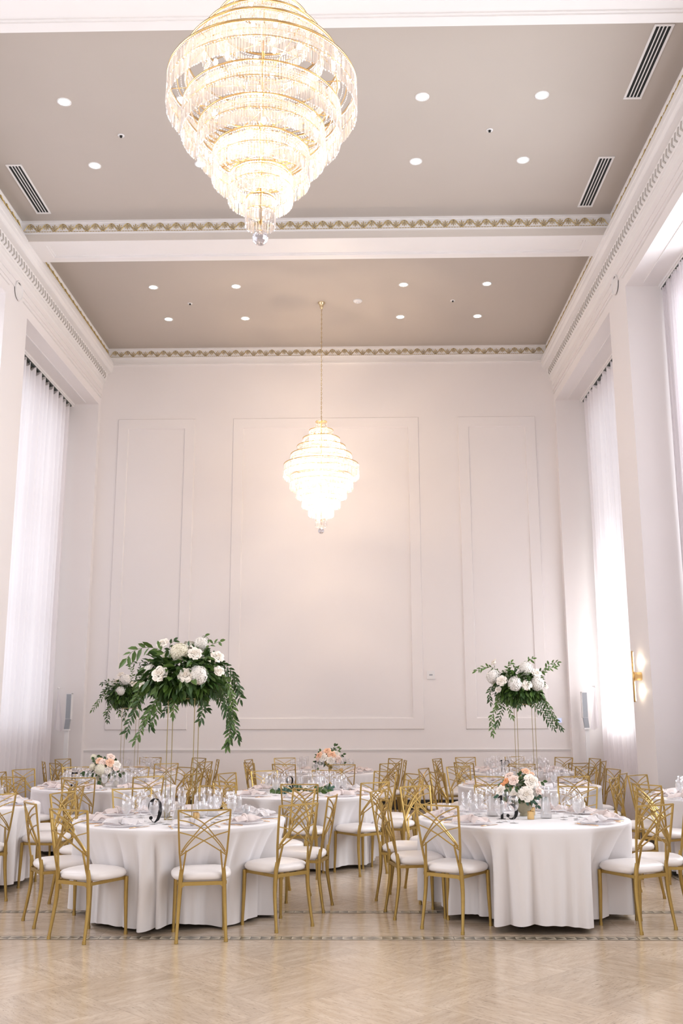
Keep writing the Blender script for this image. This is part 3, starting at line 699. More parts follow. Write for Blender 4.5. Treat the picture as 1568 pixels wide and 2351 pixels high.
def seat_names(T):
    cx, cy_ = TABLES[T]; L = []
    for i, (x, y, th) in enumerate(SEATS[T]): L.append(((math.degrees(atan2(y-cy_, x-cx))+90) % 360, i))
    # assign distinct buckets in order with least total shift
    L.sort(); best = None; n = len(L)
    import itertools
    for comb in itertools.combinations(range(12), n):
        e = 0
        for (a, i), k in zip(L, comb): d = abs(a-k*30); d = min(d, 360-d); e += d*d
        if best is None or e < best[0]: best = (e, comb)
    # also allow the first seat to wrap to 'near'
    out = {}
    order = ['near', 'near-right', 'right-near', 'right', 'right-far', 'far-right', 'far', 'far-left', 'left-far', 'left', 'left-near', 'near-left']
    for (a, i), k in zip(L, best[1]): out[i] = order[k]
    return out
SN = {T: seat_names(T) for T in TABLES}

# ------------------------------------------------------------------ chair
def arc(pts, n=10):
    """smooth curve through control points (Catmull-Rom)"""
    P = [Vector(p) for p in pts]; P = [P[0]*2-P[1]]+P+[P[-1]*2-P[-2]]; out = []
    seg = len(P)-3; per = max(2, n//seg)
    for i in range(seg):
        p0, p1, p2, p3 = P[i:i+4]
        for k in range(per+(1 if i == seg-1 else 0)):
            t = k/per; out.append(.5*((2*p1)+(p2-p0)*t+(2*p0-5*p1+4*p2-p3)*t*t+(3*p1-p0-3*p2+p3)*t**3))
    return out
def by_(z): return -.195-(z-.45)*.158                # lean of the back
def bp(x, z): return (x, by_(z)-.022*(1-(x/.19)**2), z)
def make_chair(label):
    t = thing('banquet_chair', label, 'chair', group='gold lattice-back chairs around the tables')
    # cushion
    mb = MB(); n = 36; prof = [(.0, .414), (.80, .414), (.93, .418), (.985, .430), (1.0, .443), (.985, .457), (.93, .470), (.80, .480), (.55, .487), (.25, .490), (0, .491)]
    vs = []
    for r, z in prof:
        for k in range(n):
            a = 2*pi*k/n; c_, s_ = cos(a), sin(a); q = (abs(c_)**3.2+abs(s_)**3.2)**(-1/3.2)
            x = r*q*c_*(.222+.010*s_); y = r*q*s_*.208+.008; vs.append((x, y, z))
    mb.add(vs, [(i*n+k, i*n+(k+1) % n, (i+1)*n+(k+1) % n, (i+1)*n+k) for i in range(len(prof)-1) for k in range(n)]); mb.build('seat', 'cushion', t)
    # seat frame
    mb = MB()
    mb.box(-.17, .17, -.197, -.183, .386, .412); mb.box(-.18, .18, .176, .190, .394, .414)
    for s_ in (-1, 1): mb.box(s_*.164, s_*.178, -.19, .18, .390, .412)
    for s_ in (-1, 1):
        mb.prism([(s_*.165, .412), (s_*.165, .360), (s_*.11, .398), (s_*.11, .412)] if s_ > 0 else [(s_*.11, .412), (s_*.11, .398), (s_*.165, .360), (s_*.165, .412)], -.196, -.184)
        mb.prism([(s_*.172, .414), (s_*.172, .372), (s_*.13, .402), (s_*.13, .414)] if s_ > 0 else [(s_*.13, .414), (s_*.13, .402), (s_*.172, .372), (s_*.172, .414)], .178, .188)
    mb.build('seat_frame', 'gold', t, smooth=False)
    # legs
    for s_ in (-1, 1):
        mb = MB(); mb.tube([(s_*.182, .178, .412), (s_*.184, .180, .25), (s_*.190, .186, .02)], [.0165, .0155, .0115], 10); mb.tube([(s_*.190, .186, .024), (s_*.190, .186, .0)], [.0145, .0150], 10)
        mb.build('leg', 'gold', t, ang=50)
    for s_ in (-1, 1):
        mb = MB(); mb.tube(arc([(s_*.154, -.196, .50), (s_*.158, -.186, .40), (s_*.164, -.186, .28), (s_*.171, -.205, .14), (s_*.177, -.225, .02)], 12), [.0125, .0155, .0175, .0172, .0168, .0162, .0155, .0148, .0140, .0132, .0126, .0120, .0118][:13], 10)
        mb.tube([(s_*.177, -.225, .024), (s_*.177, -.227, .0)], [.0145, .0150], 10)
        mb.build('leg', 'gold', t, ang=50)
    # lattice back: one welded piece
    mb = MB(); ra = .0064
    mb.tube([bp(-.190+.38*k/12, .920) for k in range(13)], .0080, 4)
    for s_ in (-1, 1):
        st = [(.149, .45), (.156, .50), (.172, .62), (.182, .76), (.190, .922)]
        mb.tube([(s_*x, by_(z), z) for x, z in st], [.0100, .0100, .0096, .0094, .0092], 4)
        mb.tube([(s_*.147, by_(.46), .46), (s_*.125, by_(.635)-.008, .635)], .0080, 4)
        for ctrl in (((-.186, .915), (-.10, .880), (-.005, .828), (.070, .745), (.125, .68), (.160, .625)),
                     ((-.184, .852), (-.115, .838), (-.042, .808), (.053, .738), (.115, .672), (.160, .612)),
                     ((-.180, .765), (-.085, .740), (-.005, .706), (.065, .664), (.125, .626), (.165, .598))):
            mb.tube([bp(s_*p.x, p.z) for p in arc([(x, 0, z) for x, z in ctrl], 15)], ra, 4, flat=.85)
    mb.build('backrest', 'gold', t, smooth=False)
    return t
chair0 = None
for T in TABLES:
    for i, (x, y, th) in enumerate(SEATS[T]):
        a = (math.degrees(atan2(y-TABLES[T][1], x-TABLES[T][0]))) % 360
        lab = 'gold lattice-back chair with white cushion, %s seat of %s' % (SN[T][i], PH[T])
        loc = (x+.272*cos(th), y+.272*sin(th), 0)
        if chair0 is None: chair0 = make_chair(lab); chair0.location = loc; chair0.rotation_euler = (0, 0, th-pi/2)
        else: dup(chair0, loc, th-pi/2, lab)

# ------------------------------------------------------------------ tables and cloths
ZT_ = .752
tab0 = {}
def make_table(R, label):
    t = thing('banquet_table', label, 'table', group='round banquet tables under white cloths')
    mb = MB(); Rt = R-.075; mb.lathe([(0, .720), (Rt-.012, .720), (Rt-.004, .724), (Rt-.004, .742), (Rt-.012, .746), (0, .746)], 48); mb.build('tabletop', 'wood', t, ang=40)
    d = R*.60
    for sx_, sy_ in ((-1, -1), (1, -1), (1, 1), (-1, 1)):
        mb = MB(); mb.tube([(sx_*d*.75, sy_*d*.75, .72), (sx_*d*.82, sy_*d*.82, .03)], .014, 8); mb.tube([(sx_*d*.82, sy_*d*.82, .032), (sx_*d*.82, sy_*d*.82, 0)], .022, 8); mb.build('leg', 'blackrub', t)
    return t
def cloth(T, seed, hem, label):
    rnd = random.Random(seed); cx, cy_ = TABLES[T]; R = TRAD.get(T, .88); n = 288; nz = 22
    comps = [(k, rnd.uniform(0, 2*pi), a*rnd.uniform(.7, 1.2)) for k, a in ((5, .020), (9, .024), (14, .030), (19, .030), (23, .016), (31, .010))]
    seats = [(atan2(y-cy_, x-cx), hypot(x-cx, y-cy_)) for x, y, th in SEATS[T]]
    vs = [(0, 0, ZT_)]; rings = [(.30, ZT_), (.6, ZT_), (.80*R/.88, ZT_), (R-.02, ZT_), (R-.004, ZT_-.002), (R+.002, ZT_-.010)]
    for r, z in rings:
        for k in range(n): a = 2*pi*k/n; vs.append((r*cos(a), r*sin(a), z))
    for j in range(1, nz+1):
        t = j/nz
        for k in range(n):
            a = 2*pi*k/n
            psi = 12*a+1.3*sin(3*a+seed)+.9*sin(5*a+2*seed)+.35*sin(11*a+seed); w = 1-abs(sin(psi))**.75*1.55
            w = -w*(.75+.35*sin(4*a+seed*3))+.18*sin(41*a+3*sin(5*a))*(.4+.6*t)
            h_ = hem+.012*cos(3*a+seed)+.010*cos(7*a+seed*2)
            z = (ZT_-.010)*(1-t)+h_*t
            r = R+.004+(.070*w-.008)*t**.5*min(1, t*4)
            for ph, d in seats:
                da = abs((a-ph+pi) % (2*pi)-pi)*r; lim = max(d-.505, R*.70)
                if r > lim and da < .36:
                    wa = 1 if da < .20 else .5+.5*cos(pi*(da-.20)/.16)
                    wz = min(1, max(0, (.735-z)/.30)); wz = wz**.8
                    r = r-(r-lim-.034*w)*wa*wz
            vs.append((r*cos(a), r*sin(a), z))
    fs = [(0, 1+k, 1+(k+1) % n) for k in range(n)]
    for j in range(len(rings)+nz-1):
        for k in range(n): p_, q = 1+j*n+k, 1+j*n+(k+1) % n; fs.append((p_, p_+n, q+n, q))
    mb = MB(); mb.add(vs, fs); o = mb.build('tablecloth', 'linen', loc=(cx, cy_, 0)); tag(o, label, 'tablecloth', 'white floor-length tablecloths')
    return o
for k, T in enumerate(TABLES):
    R = TRAD.get(T, .88); lab = 'round banquet table hidden under the white cloth of '+PH[T].replace('the ', '', 1)
    if R not in tab0: t = tab0[R] = make_table(R, lab); t.location = (*TABLES[T], 0); t.rotation_euler = (0, 0, .35)
    else: t = dup(tab0[R], (*TABLES[T], 0), .35+.2*k, lab)
    cloth(T, 11+k*7, {'T1': .030, 'T2': .050}.get(T, .045), 'white floor-length tablecloth on '+PH[T])

# ------------------------------------------------------------------ place settings
def goblet(label):
    t = thing('water_goblet', label, 'glass', group='water goblets at the place settings')
    mb = MB(); mb.lathe([(0, .0), (.033, .0), (.034, .002), (.012, .006), (.0055, .012), (.0045, .035), (.0065, .050), (.0075, .056), (.022, .068), (.035, .090), (.040, .115), (.038, .140), (.0345, .172), (.0335, .172), (.037, .140), (.039, .115), (.034, .091), (.021, .070), (0, .062)], 20); mb.build('glass_bowl', 'glass', t)
    mb = MB(); mb.lathe([(0, .063), (.021, .071), (.0335, .091), (.0385, .115), (.0372, .134), (.0364, .145), (0, .145)], 20); part(mb.build('iced_water', 'water', t), 'cloudy iced water in the goblet')
    return t
def wine(label):
    t = thing('wine_glass', label, 'glass', group='stemmed wine glasses at the place settings')
    mb = MB(); mb.lathe([(0, 0), (.035, 0), (.036, .002), (.010, .005), (.004, .012), (.0035, .080), (.006, .088), (.028, .100), (.041, .125), (.043, .145), (.040, .170), (.034, .205), (.0332, .205), (.039, .170), (.042, .145), (.040, .126), (.027, .102), (0, .092)], 20); mb.build('glass_bowl', 'glass', t); return t
def flute(label):
    t = thing('champagne_flute', label, 'glass', group='champagne flutes at the place settings')
    mb = MB(); mb.lathe([(0, 0), (.031, 0), (.032, .002), (.009, .005), (.004, .012), (.0035, .070), (.006, .080), (.016, .095), (.0235, .125), (.026, .160), (.0255, .200), (.023, .235), (.0222, .235), (.0247, .200), (.025, .160), (.0227, .126), (.015, .097), (0, .085)], 16); mb.build('glass_bowl', 'glass', t); return t
def plate(label):
    t = thing('charger_plate', label, 'plate', group='glass charger plates')
    mb = MB(); mb.lathe([(0, .002), (.085, .002), (.10, .004), (.150, .014), (.1515, .016), (.149, .017), (.10, .0075), (.085, .005), (0, .005)], 40); mb.build('plate_body', 'charger', t)
    mb = MB(); mb.lathe([(.1485, .0165), (.1515, .0185), (.1525, .0165), (.1515, .0145)], 40); part(mb.build('rim', 'china', t), 'pale beaded rim'); return t
def napkin(label, seed, m):
    rnd = random.Random(seed); t = thing('knotted_napkin', label, 'napkin', group='knotted chiffon napkins')
    mb = MB()
    for sgn, L in ((-1, .135), (1, .150)):      # two gathered wings
        nu, nv = 14, 26; vs = []
        for i in range(nu+1):
            u = i/nu
            for j in range(nv+1):
                v = j/nv*2-1; spread = .022+.075*u**.8; y = v*spread+.006*sin(9*u+seed)
                z = .012+(.030*(1-u)**.6+.012)*(1-v*v)**.5+.008*sin(6*v+4*u+seed)*(.4+u)+.004*sin(10*v+seed*2)*u
                x = sgn*(.012+u*L*(1-.18*v*v+.06*sin(5*v+seed))); vs.append((x, y, max(.003, z)))
        mb.add(vs, [(i*(nv+1)+j, (i+1)*(nv+1)+j, (i+1)*(nv+1)+j+1, i*(nv+1)+j+1) for i in range(nu) for j in range(nv)])
    mb.build('gathered_cloth', m, t)
    mb = MB(); n, q = 20, 14; vs = []
    for i in range(n):
        a = 2*pi*i/n; rr = .021+.004*sin(3*a+seed)
        for j in range(q): b = 2*pi*j/q; r_ = .0165+.003*sin(4*b+a*2+seed); vs.append((r_*cos(b)*.8, rr*cos(a)+r_*.4*cos(a), .032+(rr+r_*.5)*sin(a)*.9+r_*.3*sin(b)))
    mb.add(vs, [(i*q+j, i*q+(j+1) % q, ((i+1) % n)*q+(j+1) % q, ((i+1) % n)*q+j) for i in range(n) for j in range(q)])
    mb.build('knot', m, t); return t
def knife(label):
    t = thing('table_knife', label, 'knife', group='gold knives beside the plates')
    mb = MB(); mb.tube([(0, -.105, .005), (0, -.06, .006), (0, .0, .0045)], [.0045, .0055, .0035], 6, flat=.6); mb.build('handle', 'rose_gold', t)
    mb = MB(); mb.add([(-.004, 0, .003), (.004, 0, .003), (.008, .05, .003), (.007, .09, .003), (-.002, .115, .003), (-.004, .05, .003), (-.004, 0, .0045), (.004, 0, .0045), (.008, .05, .0045), (.007, .09, .0045), (-.002, .115, .0045), (-.004, .05, .0045)],
        [(5, 4, 3, 2, 1, 0), (6, 7, 8, 9, 10, 11)]+[(i, (i+1) % 6, (i+1) % 6+6, i+6) for i in range(6)]); mb.build('blade', 'rose_gold', t, smooth=False); return t
def fork(label):
    t = thing('dinner_fork', label, 'fork', group='gold forks beside the plates')
    mb = MB(); mb.tube([(0, -.10, .005), (0, -.04, .006), (0, .04, .004)], [.0048, .0040, .0028], 6, flat=.6); mb.build('handle', 'rose_gold', t)
    mb = MB(); mb.add([(-.004, .035, .004), (.004, .035, .004), (.011, .055, .006), (.011, .066, .007), (-.011, .066, .007), (-.011, .055, .006)], [(0, 1, 2, 3, 4, 5)])
    for k in range(4): mb.tube([(-.0095+.0063*k, .064, .007), (-.0095+.0063*k, .09, .010), (-.0095+.0063*k, .105, .008)], [.0017, .0015, .0009], 5)
    mb.build('tines', 'rose_gold', t); return t
PROTO = {}
MAKE = {'goblet': goblet, 'wine': wine, 'flute': flute, 'plate': plate, 'knife': knife, 'fork': fork,
        'napA': lambda l: napkin(l, 3, 'napkin'), 'napB': lambda l: napkin(l, 8, 'napkin'), 'napC': lambda l: napkin(l, 5, 'napkinw')}
def put(kind, loc, rz, label):
    if kind not in PROTO:
        o = PROTO[kind] = MAKE[kind](label); o.location = loc; o.rotation_euler = (0, 0, rz); return o
    return dup(PROTO[kind], loc, rz, label)
rnd = random.Random(42)
for T in TABLES:
    cx, cy_ = TABLES[T]; R = TRAD.get(T, .88); k = R/.88
    for i, (x, y, th) in enumerate(SEATS[T]):
        a = atan2(y-cy_, x-cx); er = Vector((cos(a), sin(a), 0)); f = -er; rg = Vector((f.y, -f.x, 0)); base = Vector((cx, cy_, ZT_)); rz = atan2(f.y, f.x)-pi/2
        wh = '%s place of %s' % (SN[T][i], PH[T])
        P = lambda r, o: tuple(base+er*r*k+rg*o)
        j = lambda s_: rnd.uniform(-s_, s_)
        put('plate', P(.69, 0), rz, 'clear glass charger plate at the '+wh)
        nk = ('napA', 'napB', 'napC')[rnd.randrange(3)]
        loc = P(.69, j(.01)); put(nk, (loc[0], loc[1], loc[2]+.012), rz+j(.35)+(0 if rnd.random() < .5 else pi), ('white' if nk == 'napC' else 'blush')+' chiffon napkin, knotted, at the '+wh)
        put('goblet', P(.465+j(.015), .115+j(.01)), 0, 'goblet of iced water at the '+wh)
        put('wine', P(.40+j(.02), .205*k+j(.008)), 0, 'empty stemmed wine glass at the '+wh)
        put('flute', P(.345+j(.02), .095*k+j(.008)), 0, 'tall champagne flute at the '+wh)
        if T not in ('T6', 'T7', 'T10'):
            put('knife', P(.70, .185), rz+j(.06), 'gold knife at the '+wh)
            put('fork', P(.71, -.178), rz+j(.06), 'gold fork at the '+wh)

# ------------------------------------------------------------------ table numbers
def stroke(mb, pts, ws, y0=-.005, y1=.005):
    """flat lettering stroke of changing width in the x-z plane, with thickness"""
    n = len(pts); L = []; Rr = []
    for i, (x, z) in enumerate(pts):
        a = pts[max(i-1, 0)]; b = pts[min(i+1, n-1)]; tx, tz = b[0]-a[0], b[1]-a[1]; l = hypot(tx, tz) or 1; w = ws[i]/2
        L.append((x-tz/l*w, z+tx/l*w)); Rr.append((x+tz/l*w, z-tx/l*w))
    vs = [(x, y0, z) for x, z in L]+[(x, y0, z) for x, z in Rr]+[(x, y1, z) for x, z in L]+[(x, y1, z) for x, z in Rr]
    fs = []
    for i in range(n-1):
        fs += [(i, n+i, n+i+1, i+1), (2*n+i, 2*n+i+1, 3*n+i+1, 3*n+i), (i, i+1, 2*n+i+1, 2*n+i), (n+i, 3*n+i, 3*n+i+1, n+i+1)]
    fs += [(0, 2*n, 3*n, n), (n-1, 2*n-1, 4*n-1, 3*n-1)]
    mb.add(vs, fs)
def ell(cx, cz, rx, rz_, a0, a1, w0, wm, n=18, ph=.5):
    pts = []; ws = []
    for i in range(n+1):
        t = i/n; a = a0+(a1-a0)*t; pts.append((cx+rx*cos(a), cz+rz_*sin(a))); ws.append(w0+(wm-w0)*abs(sin(pi*t))**1.3)
    return pts, ws
def disc(mb, cx, cz, r): mb.prism([(cx+r*cos(2*pi*k/14), cz+r*sin(2*pi*k/14)) for k in range(14)], -.005, .005)
def glyph(mb, ch, x, H):
    s_ = H
    if ch == '9':
        p_, w = ell(x, .66*s_, .20*s_, .32*s_, pi/2, 3*pi/2, .02*s_, .20*s_); stroke(mb, p_, w)
        p_, w = ell(x, .66*s_, .20*s_, .32*s_, -pi/2, pi/2, .02*s_, .03*s_); stroke(mb, p_, w)
        pts = [(x+.01*s_, .985*s_), (x+.12*s_, .93*s_), (x+.20*s_, .78*s_), (x+.225*s_, .58*s_), (x+.20*s_, .36*s_), (x+.12*s_, .13*s_), (x+.0*s_, .015*s_), (x-.10*s_, .03*s_), (x-.17*s_, .12*s_)]
        stroke(mb, pts, [v*s_ for v in (.02, .06, .12, .15, .15, .12, .05, .02, .02)]); disc(mb, x-.175*s_, .19*s_, .075*s_)
    elif ch == '1':
        mb.box(x-.06*s_, x+.06*s_, -.005, .005, .02*s_, s_); mb.box(x-.15*s_, x+.15*s_, -.005, .005, 0, .025*s_); mb.prism([(x-.06*s_, .99*s_), (x-.06*s_, .90*s_), (x-.17*s_, .87*s_), (x-.17*s_, .895*s_)][::-1], -.005, .005)
    elif ch == '5':
        mb.box(x-.19*s_, x-.165*s_, -.005, .005, .50*s_, .93*s_); mb.prism([(x-.19*s_, s_), (x-.19*s_, .86*s_), (x+.0*s_, .90*s_), (x+.20*s_, .87*s_), (x+.20*s_, .99*s_), (x, .965*s_)][::-1], -.005, .005)
        p_, w = ell(x-.02*s_, .31*s_, .22*s_, .30*s_, pi*.78, -pi*.72, .02*s_, .15*s_, 22); stroke(mb, p_, w); disc(mb, x-.17*s_, .15*s_, .07*s_)
    elif ch == '8':
        for cz, rx, rz_ in ((.74, .17, .24), (.27, .21, .26)):
            p_, w = ell(x, cz*s_, rx*s_, rz_*s_, pi/2, 3*pi/2, .02*s_, .10*s_); stroke(mb, p_, w); p_, w = ell(x, cz*s_, rx*s_, rz_*s_, -pi/2, pi/2, .02*s_, .10*s_); stroke(mb, p_, w)
    elif ch == '7':
        mb.prism([(x-.20*s_, s_), (x-.20*s_, .78*s_), (x-.18*s_, .87*s_), (x+.20*s_, .87*s_), (x+.20*s_, s_)][::-1], -.005, .005); stroke(mb, [(x+.18*s_, .88*s_), (x+.02*s_, .5*s_), (x-.04*s_, .0)], [.03*s_, .09*s_, .13*s_])
def number(txt, loc, label, H=.185, rz=0.0):
    t = thing('table_number', label, 'table number', loc, rz, None)
    adv = {'1': .36, '5': .50, '9': .5, '8': .5, '7': .46}; tot = sum(adv[c] for c in txt)*H; x = -tot/2
    for c in txt: mb = MB(); glyph(mb, c, x+adv[c]*H/2, H); mb.build('numeral', 'ink', t, smooth=False); x += adv[c]*H
    mb = MB(); mb.box(-tot/2-.01, tot/2+.01, -.018, .018, -.002, .003); mb.build('base', 'glass', t, smooth=False)
number('9', (-1.665, 8.243, ZT_+.003), 'black numeral 9 standing among the glasses on the left front table', .19)
number('15', (1.215, 8.50, ZT_+.003), 'black numerals 15 standing before the rose bowl on the right front table', .19)
number('8', (-.80, 11.43, ZT_+.003), 'black numeral 8 standing in the greenery on the mid-room table', .185)
number('5', (-3.50, 12.35, ZT_+.003), 'black numeral 5 left of the low peach bouquet on the left table', .185)
number('17', (2.02, 12.48, ZT_+.003), 'black numerals 17 below the tall stand behind table 15', .185)
number('18', (2.22, 15.65, ZT_+.003), 'black numerals 18 on the back right table', .185)
number('1', (-.69, 15.55, ZT_+.003), 'black numeral 1 beside the peach bouquet below the far chandelier', .185)

# ------------------------------------------------------------------ carafes, candles, votives
def carafe(loc, label):
    t = thing('water_carafe', label, 'carafe', loc, 0, None)
    mb = MB(); mb.lathe([(0, 0), (.046, 0), (.048, .004), (.046, .04), (.036, .13), (.029, .17), (.028, .19), (.036, .222), (.0353, .222), (.0272, .19), (.0282, .17), (.035, .13), (.045, .04), (.0465, .008), (0, .006)], 24); mb.build('glass_body', 'glass', t)
    mb = MB(); mb.lathe([(0, .007), (.0455, .009), (.0445, .04), (.0345, .13), (.0285, .165), (0, .165)], 24); part(mb.build('water', 'frost', t), 'frosty water'); return t
tm = None
for x, y, lab in ((-.98, 8.72, 'short clear tumbler at right side of table 9'), (.74, 8.86, 'short clear tumbler at left side of table 15'), (1.92, 8.95, 'short clear tumbler at right side of table 15')):
    if tm is None:
        tm = thing('tumbler', lab, 'glass', (x, y, ZT_), 0, 'short clear tumblers')
        mb = MB(); mb.lathe([(0, 0), (.030, 0), (.032, .003), (.037, .10), (.0362, .10), (.0312, .010), (0, .010)], 20); mb.build('glass_body', 'glass', tm)
        mb = MB(); mb.lathe([(0, .011), (.0308, .011), (.034, .062), (0, .062)], 20); part(mb.build('water', 'water', tm), 'clear water')
    else: dup(tm, (x, y, ZT_), 0, lab)
carafe((1.125, 8.78, ZT_), 'glass carafe of frosty water left of the rose bowl on table 15')
carafe((1.55, 8.60, ZT_), 'glass carafe right of the rose bowl on table 15')
carafe((-1.28, 8.80, ZT_), 'glass carafe right of the tall stand on table 9')
carafe((-.48, 11.60, ZT_), 'glass carafe beside the garland on the mid-room table')
carafe((-.40, 15.75, ZT_), 'glass carafe right of the bouquet below the far chandelier')
carafe((-2.98, 12.75, ZT_), 'glass carafe right of the low peach bouquet at left')
carafe((1.86, 12.70, ZT_), 'glass carafe left of the tall stand behind table 15')
def hurricane(loc, h, hw, label):
    t = thing('pillar_candle', label, 'candle', loc, 0, None)
    mb = MB(); mb.lathe([(0, .004), (.036, .004), (.036, hw-.003), (.033, hw), (.01, hw-.004), (0, hw-.004)], 24); mb.build('wax', 'wax', t, ang=40)
    mb = MB(); mb.tube([(0, 0, hw-.006), (.002, 0, hw+.012)], .0014, 5); mb.build('wick', 'ink', t)
    mb = MB(); mb.lathe([(0, 0), (.050, 0), (.050, h), (.0488, h), (.0488, .003), (0, .003)], 28); mb.build('glass_cylinder', 'glass', t)
hurricane((-1.50, 8.37, ZT_), .14, .095, 'ivory pillar candle in glass cylinder, front, on table 9')
hurricane((-1.37, 8.66, ZT_), .19, .135, 'taller ivory pillar candle in glass, between the stand rods on table 9')
hurricane((-1.68, 8.72, ZT_), .18, .11, 'ivory pillar candle in glass left of the tall stand on table 9')
hurricane((2.12, 12.60, ZT_), .16, .11, 'ivory pillar candle in glass under the stand behind table 15')
hurricane((-3.02, 12.48, ZT_), .12, .075, 'ivory candle in glass right of the low bouquet at left')
vot = None
for x, y, lab in ((1.405, 8.50, 'gold votive holder in front of the ribbed bowl on table 15'), (1.475, 8.86, 'gold votive holder right of the ribbed bowl on table 15'), (-1.36, 8.42, 'gold votive holder between candles on table 9'),
                  (-1.40, 8.86, 'gold votive holder behind the stand on table 9'), (-3.36, 12.40, 'gold votive holder left of the low bouquet at left'), (-.52, 11.30, 'gold votive holder in front of the garland in mid-room'), (-.30, 15.6, 'gold votive holder below the far chandelier')):
    if vot is None:
        vot = thing('votive_holder', lab, 'votive', (x, y, ZT_), 0, 'small gold votive holders')
        mb = MB(); mb.lathe([(0, 0), (.026, 0), (.0285, .004), (.0285, .066), (.0265, .066), (.0265, .03), (0, .03)], 20, ribs=10, rib=.03); mb.build('cup', 'goldleaf', vot, ang=40)
        mb = MB(); mb.lathe([(0, .031), (.024, .031), (.024, .046), (0, .046)], 16); mb.build('tealight', 'wax', vot, ang=40)
    else: dup(vot, (x, y, ZT_), 0, lab)

# ------------------------------------------------------------------ tall gold flower stands
stand0 = None
for T, lab in (('T1', 'tall thin gold frame stand holding the biggest bouquet on table 9'), ('T7', 'tall thin gold frame stand on the far left table'), ('T8', 'tall thin gold frame stand behind table 15')):
    x, y = TABLES[T]
    if T == 'T7': x += .02
    if T == 'T8': x -= .02
    if stand0 is None:
        stand0 = thing('flower_stand', lab, 'flower stand', (x, y, ZT_), 0, 'tall gold flower stands')
        w = .113
        for sx_, sy_ in ((-1, -1), (1, -1), (1, 1), (-1, 1)): mb = MB(); mb.box(sx_*w-.003, sx_*w+.003, sy_*w-.003, sy_*w+.003, .004, .985); mb.build('rod', 'rod', stand0, smooth=False)
        for nm, z in (('base_frame', 0), ('top_frame', .985)):
            mb = MB()
            for s_ in (-1, 1): mb.box(-w-.004, w+.004, s_*w-.004, s_*w+.004, z, z+.008); mb.box(s_*w-.004, s_*w+.004, -w, w, z, z+.008)
            mb.build(nm, 'rod', stand0, smooth=False)
        mb = MB(); mb.box(-w, w, -w, w, .993, .999); mb.build('top_plate', 'glass', stand0, smooth=False)
        mb = MB(); mb.lathe([(0, .999), (.085, .999), (.115, 1.03), (.12, 1.08), (.10, 1.08), (0, 1.07)], 20); mb.build('flower_dish', 'leafA', stand0)
    else: dup(stand0, (x, y, ZT_), 0, lab)

# ------------------------------------------------------------------ blooms
def rose_mesh(seed, m):
    rnd = random.Random(seed); mb = MB(); nu, nv = 5, 6
    for L, (np_, r0, r1, h, wd, curl) in enumerate(((3, .02, .10, .60, 2.0, 0), (3, .08, .20, .66, 1.4, .02), (4, .20, .38, .66, 1.05, .12), (5, .30, .56, .60, .88, .22), (5, .40, .76, .50, .82, .34), (6, .46, .98, .34, .74, .42))):
        for k in range(np_):
            a0 = 2*pi*k/np_+L*.9+rnd.uniform(-.15, .15); vs = []; hh = h*rnd.uniform(.92, 1.08)
            for i in range(nu+1):
                t = i/nu; r = r0+(r1-r0)*t**1.3; z = -.35*(1-t)**2+hh*sin(min(1, t*1.08)*pi/2)*(1-.0*t)
                if t > .75: r += curl*(t-.75)*1.6; z -= curl*(t-.75)*1.5
                for j in range(nv+1):
                    s_ = j/nv*2-1; w = wd*(sin(pi*min(1, .25+t*.62)))**.6*(1 if t < .8 else 1-(t-.8)*1.2); a = a0+s_*w
                    tip = (abs(s_)**2.5)*.10*(t**3); rr = r*(1-.10*(1-s_*s_)*(1-t)); vs.append((rr*cos(a), rr*sin(a), z-tip+(0.07*t**4*(1-abs(s_)) if L > 3 else 0)))
            mb.add(vs, [(i*(nv+1)+j, i*(nv+1)+j+1, (i+1)*(nv+1)+j+1, (i+1)*(nv+1)+j) for i in range(nu) for j in range(nv)])
    mb.ball((0, 0, .16), .34, n=10, sz=1.1)
    o = mb.build('rose', m); me = o.data; bpy.data.objects.remove(o); return me
def hyd_mesh(seed, m, n=170):
    rnd = random.Random(seed); mb = MB(); mb.ball((0, 0, 0), .78, n=14)
    for k in range(n):
        z = 1-2*(k+.5)/n; a = k*2.39996; r = sqrt(1-z*z); nv = Vector((r*cos(a), r*sin(a), z)); c = nv*rnd.uniform(.84, .96)
        t = nv.cross(Vector((.3, .5, .81))).normalized(); b = nv.cross(t); tw = rnd.uniform(0, pi)
        for q in range(4):
            aa = tw+q*pi/2; d = t*cos(aa)+b*sin(aa); e = nv.cross(d); L = .17
            mb.add([c, c+d*L*.6+e*L*.55+nv*.045, c+d*L*1.1+nv*.01, c+d*L*.6-e*L*.55+nv*.03], [(0, 1, 2), (0, 2, 3)])
    o = mb.build('hyd', m, smooth=False); me = o.data; bpy.data.objects.remove(o); return me
RM = {'w': [rose_mesh(1, 'rose_w'), rose_mesh(2, 'rose_w')], 'p': [rose_mesh(3, 'rose_p')], 'b': [rose_mesh(4, 'rose_b')], 'o': [rose_mesh(5, 'rose_o')], 'h': [hyd_mesh(6, 'hyd')], 'H': [hyd_mesh(7, 'hydw')]}
RN = {'w': ('rose', 'cream rose'), 'p': ('rose', 'peach rose'), 'b': ('rose', 'blush rose'), 'o': ('rose', 'apricot rose'), 'h': ('hydrangea', 'ivory hydrangea head'), 'H': ('hydrangea', 'white hydrangea head')}
def bloom(parent, kind, loc, r, d, seed=0):
    me = RM[kind][seed % len(RM[kind])]; o = bpy.data.objects.new(RN[kind][0], me); COL.objects.link(o); o.parent = parent; o.location = loc; o.scale = (r, r, r)
    q = Vector(d).normalized().to_track_quat('Z', 'Y'); o.rotation_mode = 'QUATERNION'; o.rotation_quaternion = q @ Matrix.Rotation(seed*1.3, 3, 'Z').to_quaternion()
    part(o, RN[kind][1]); return o
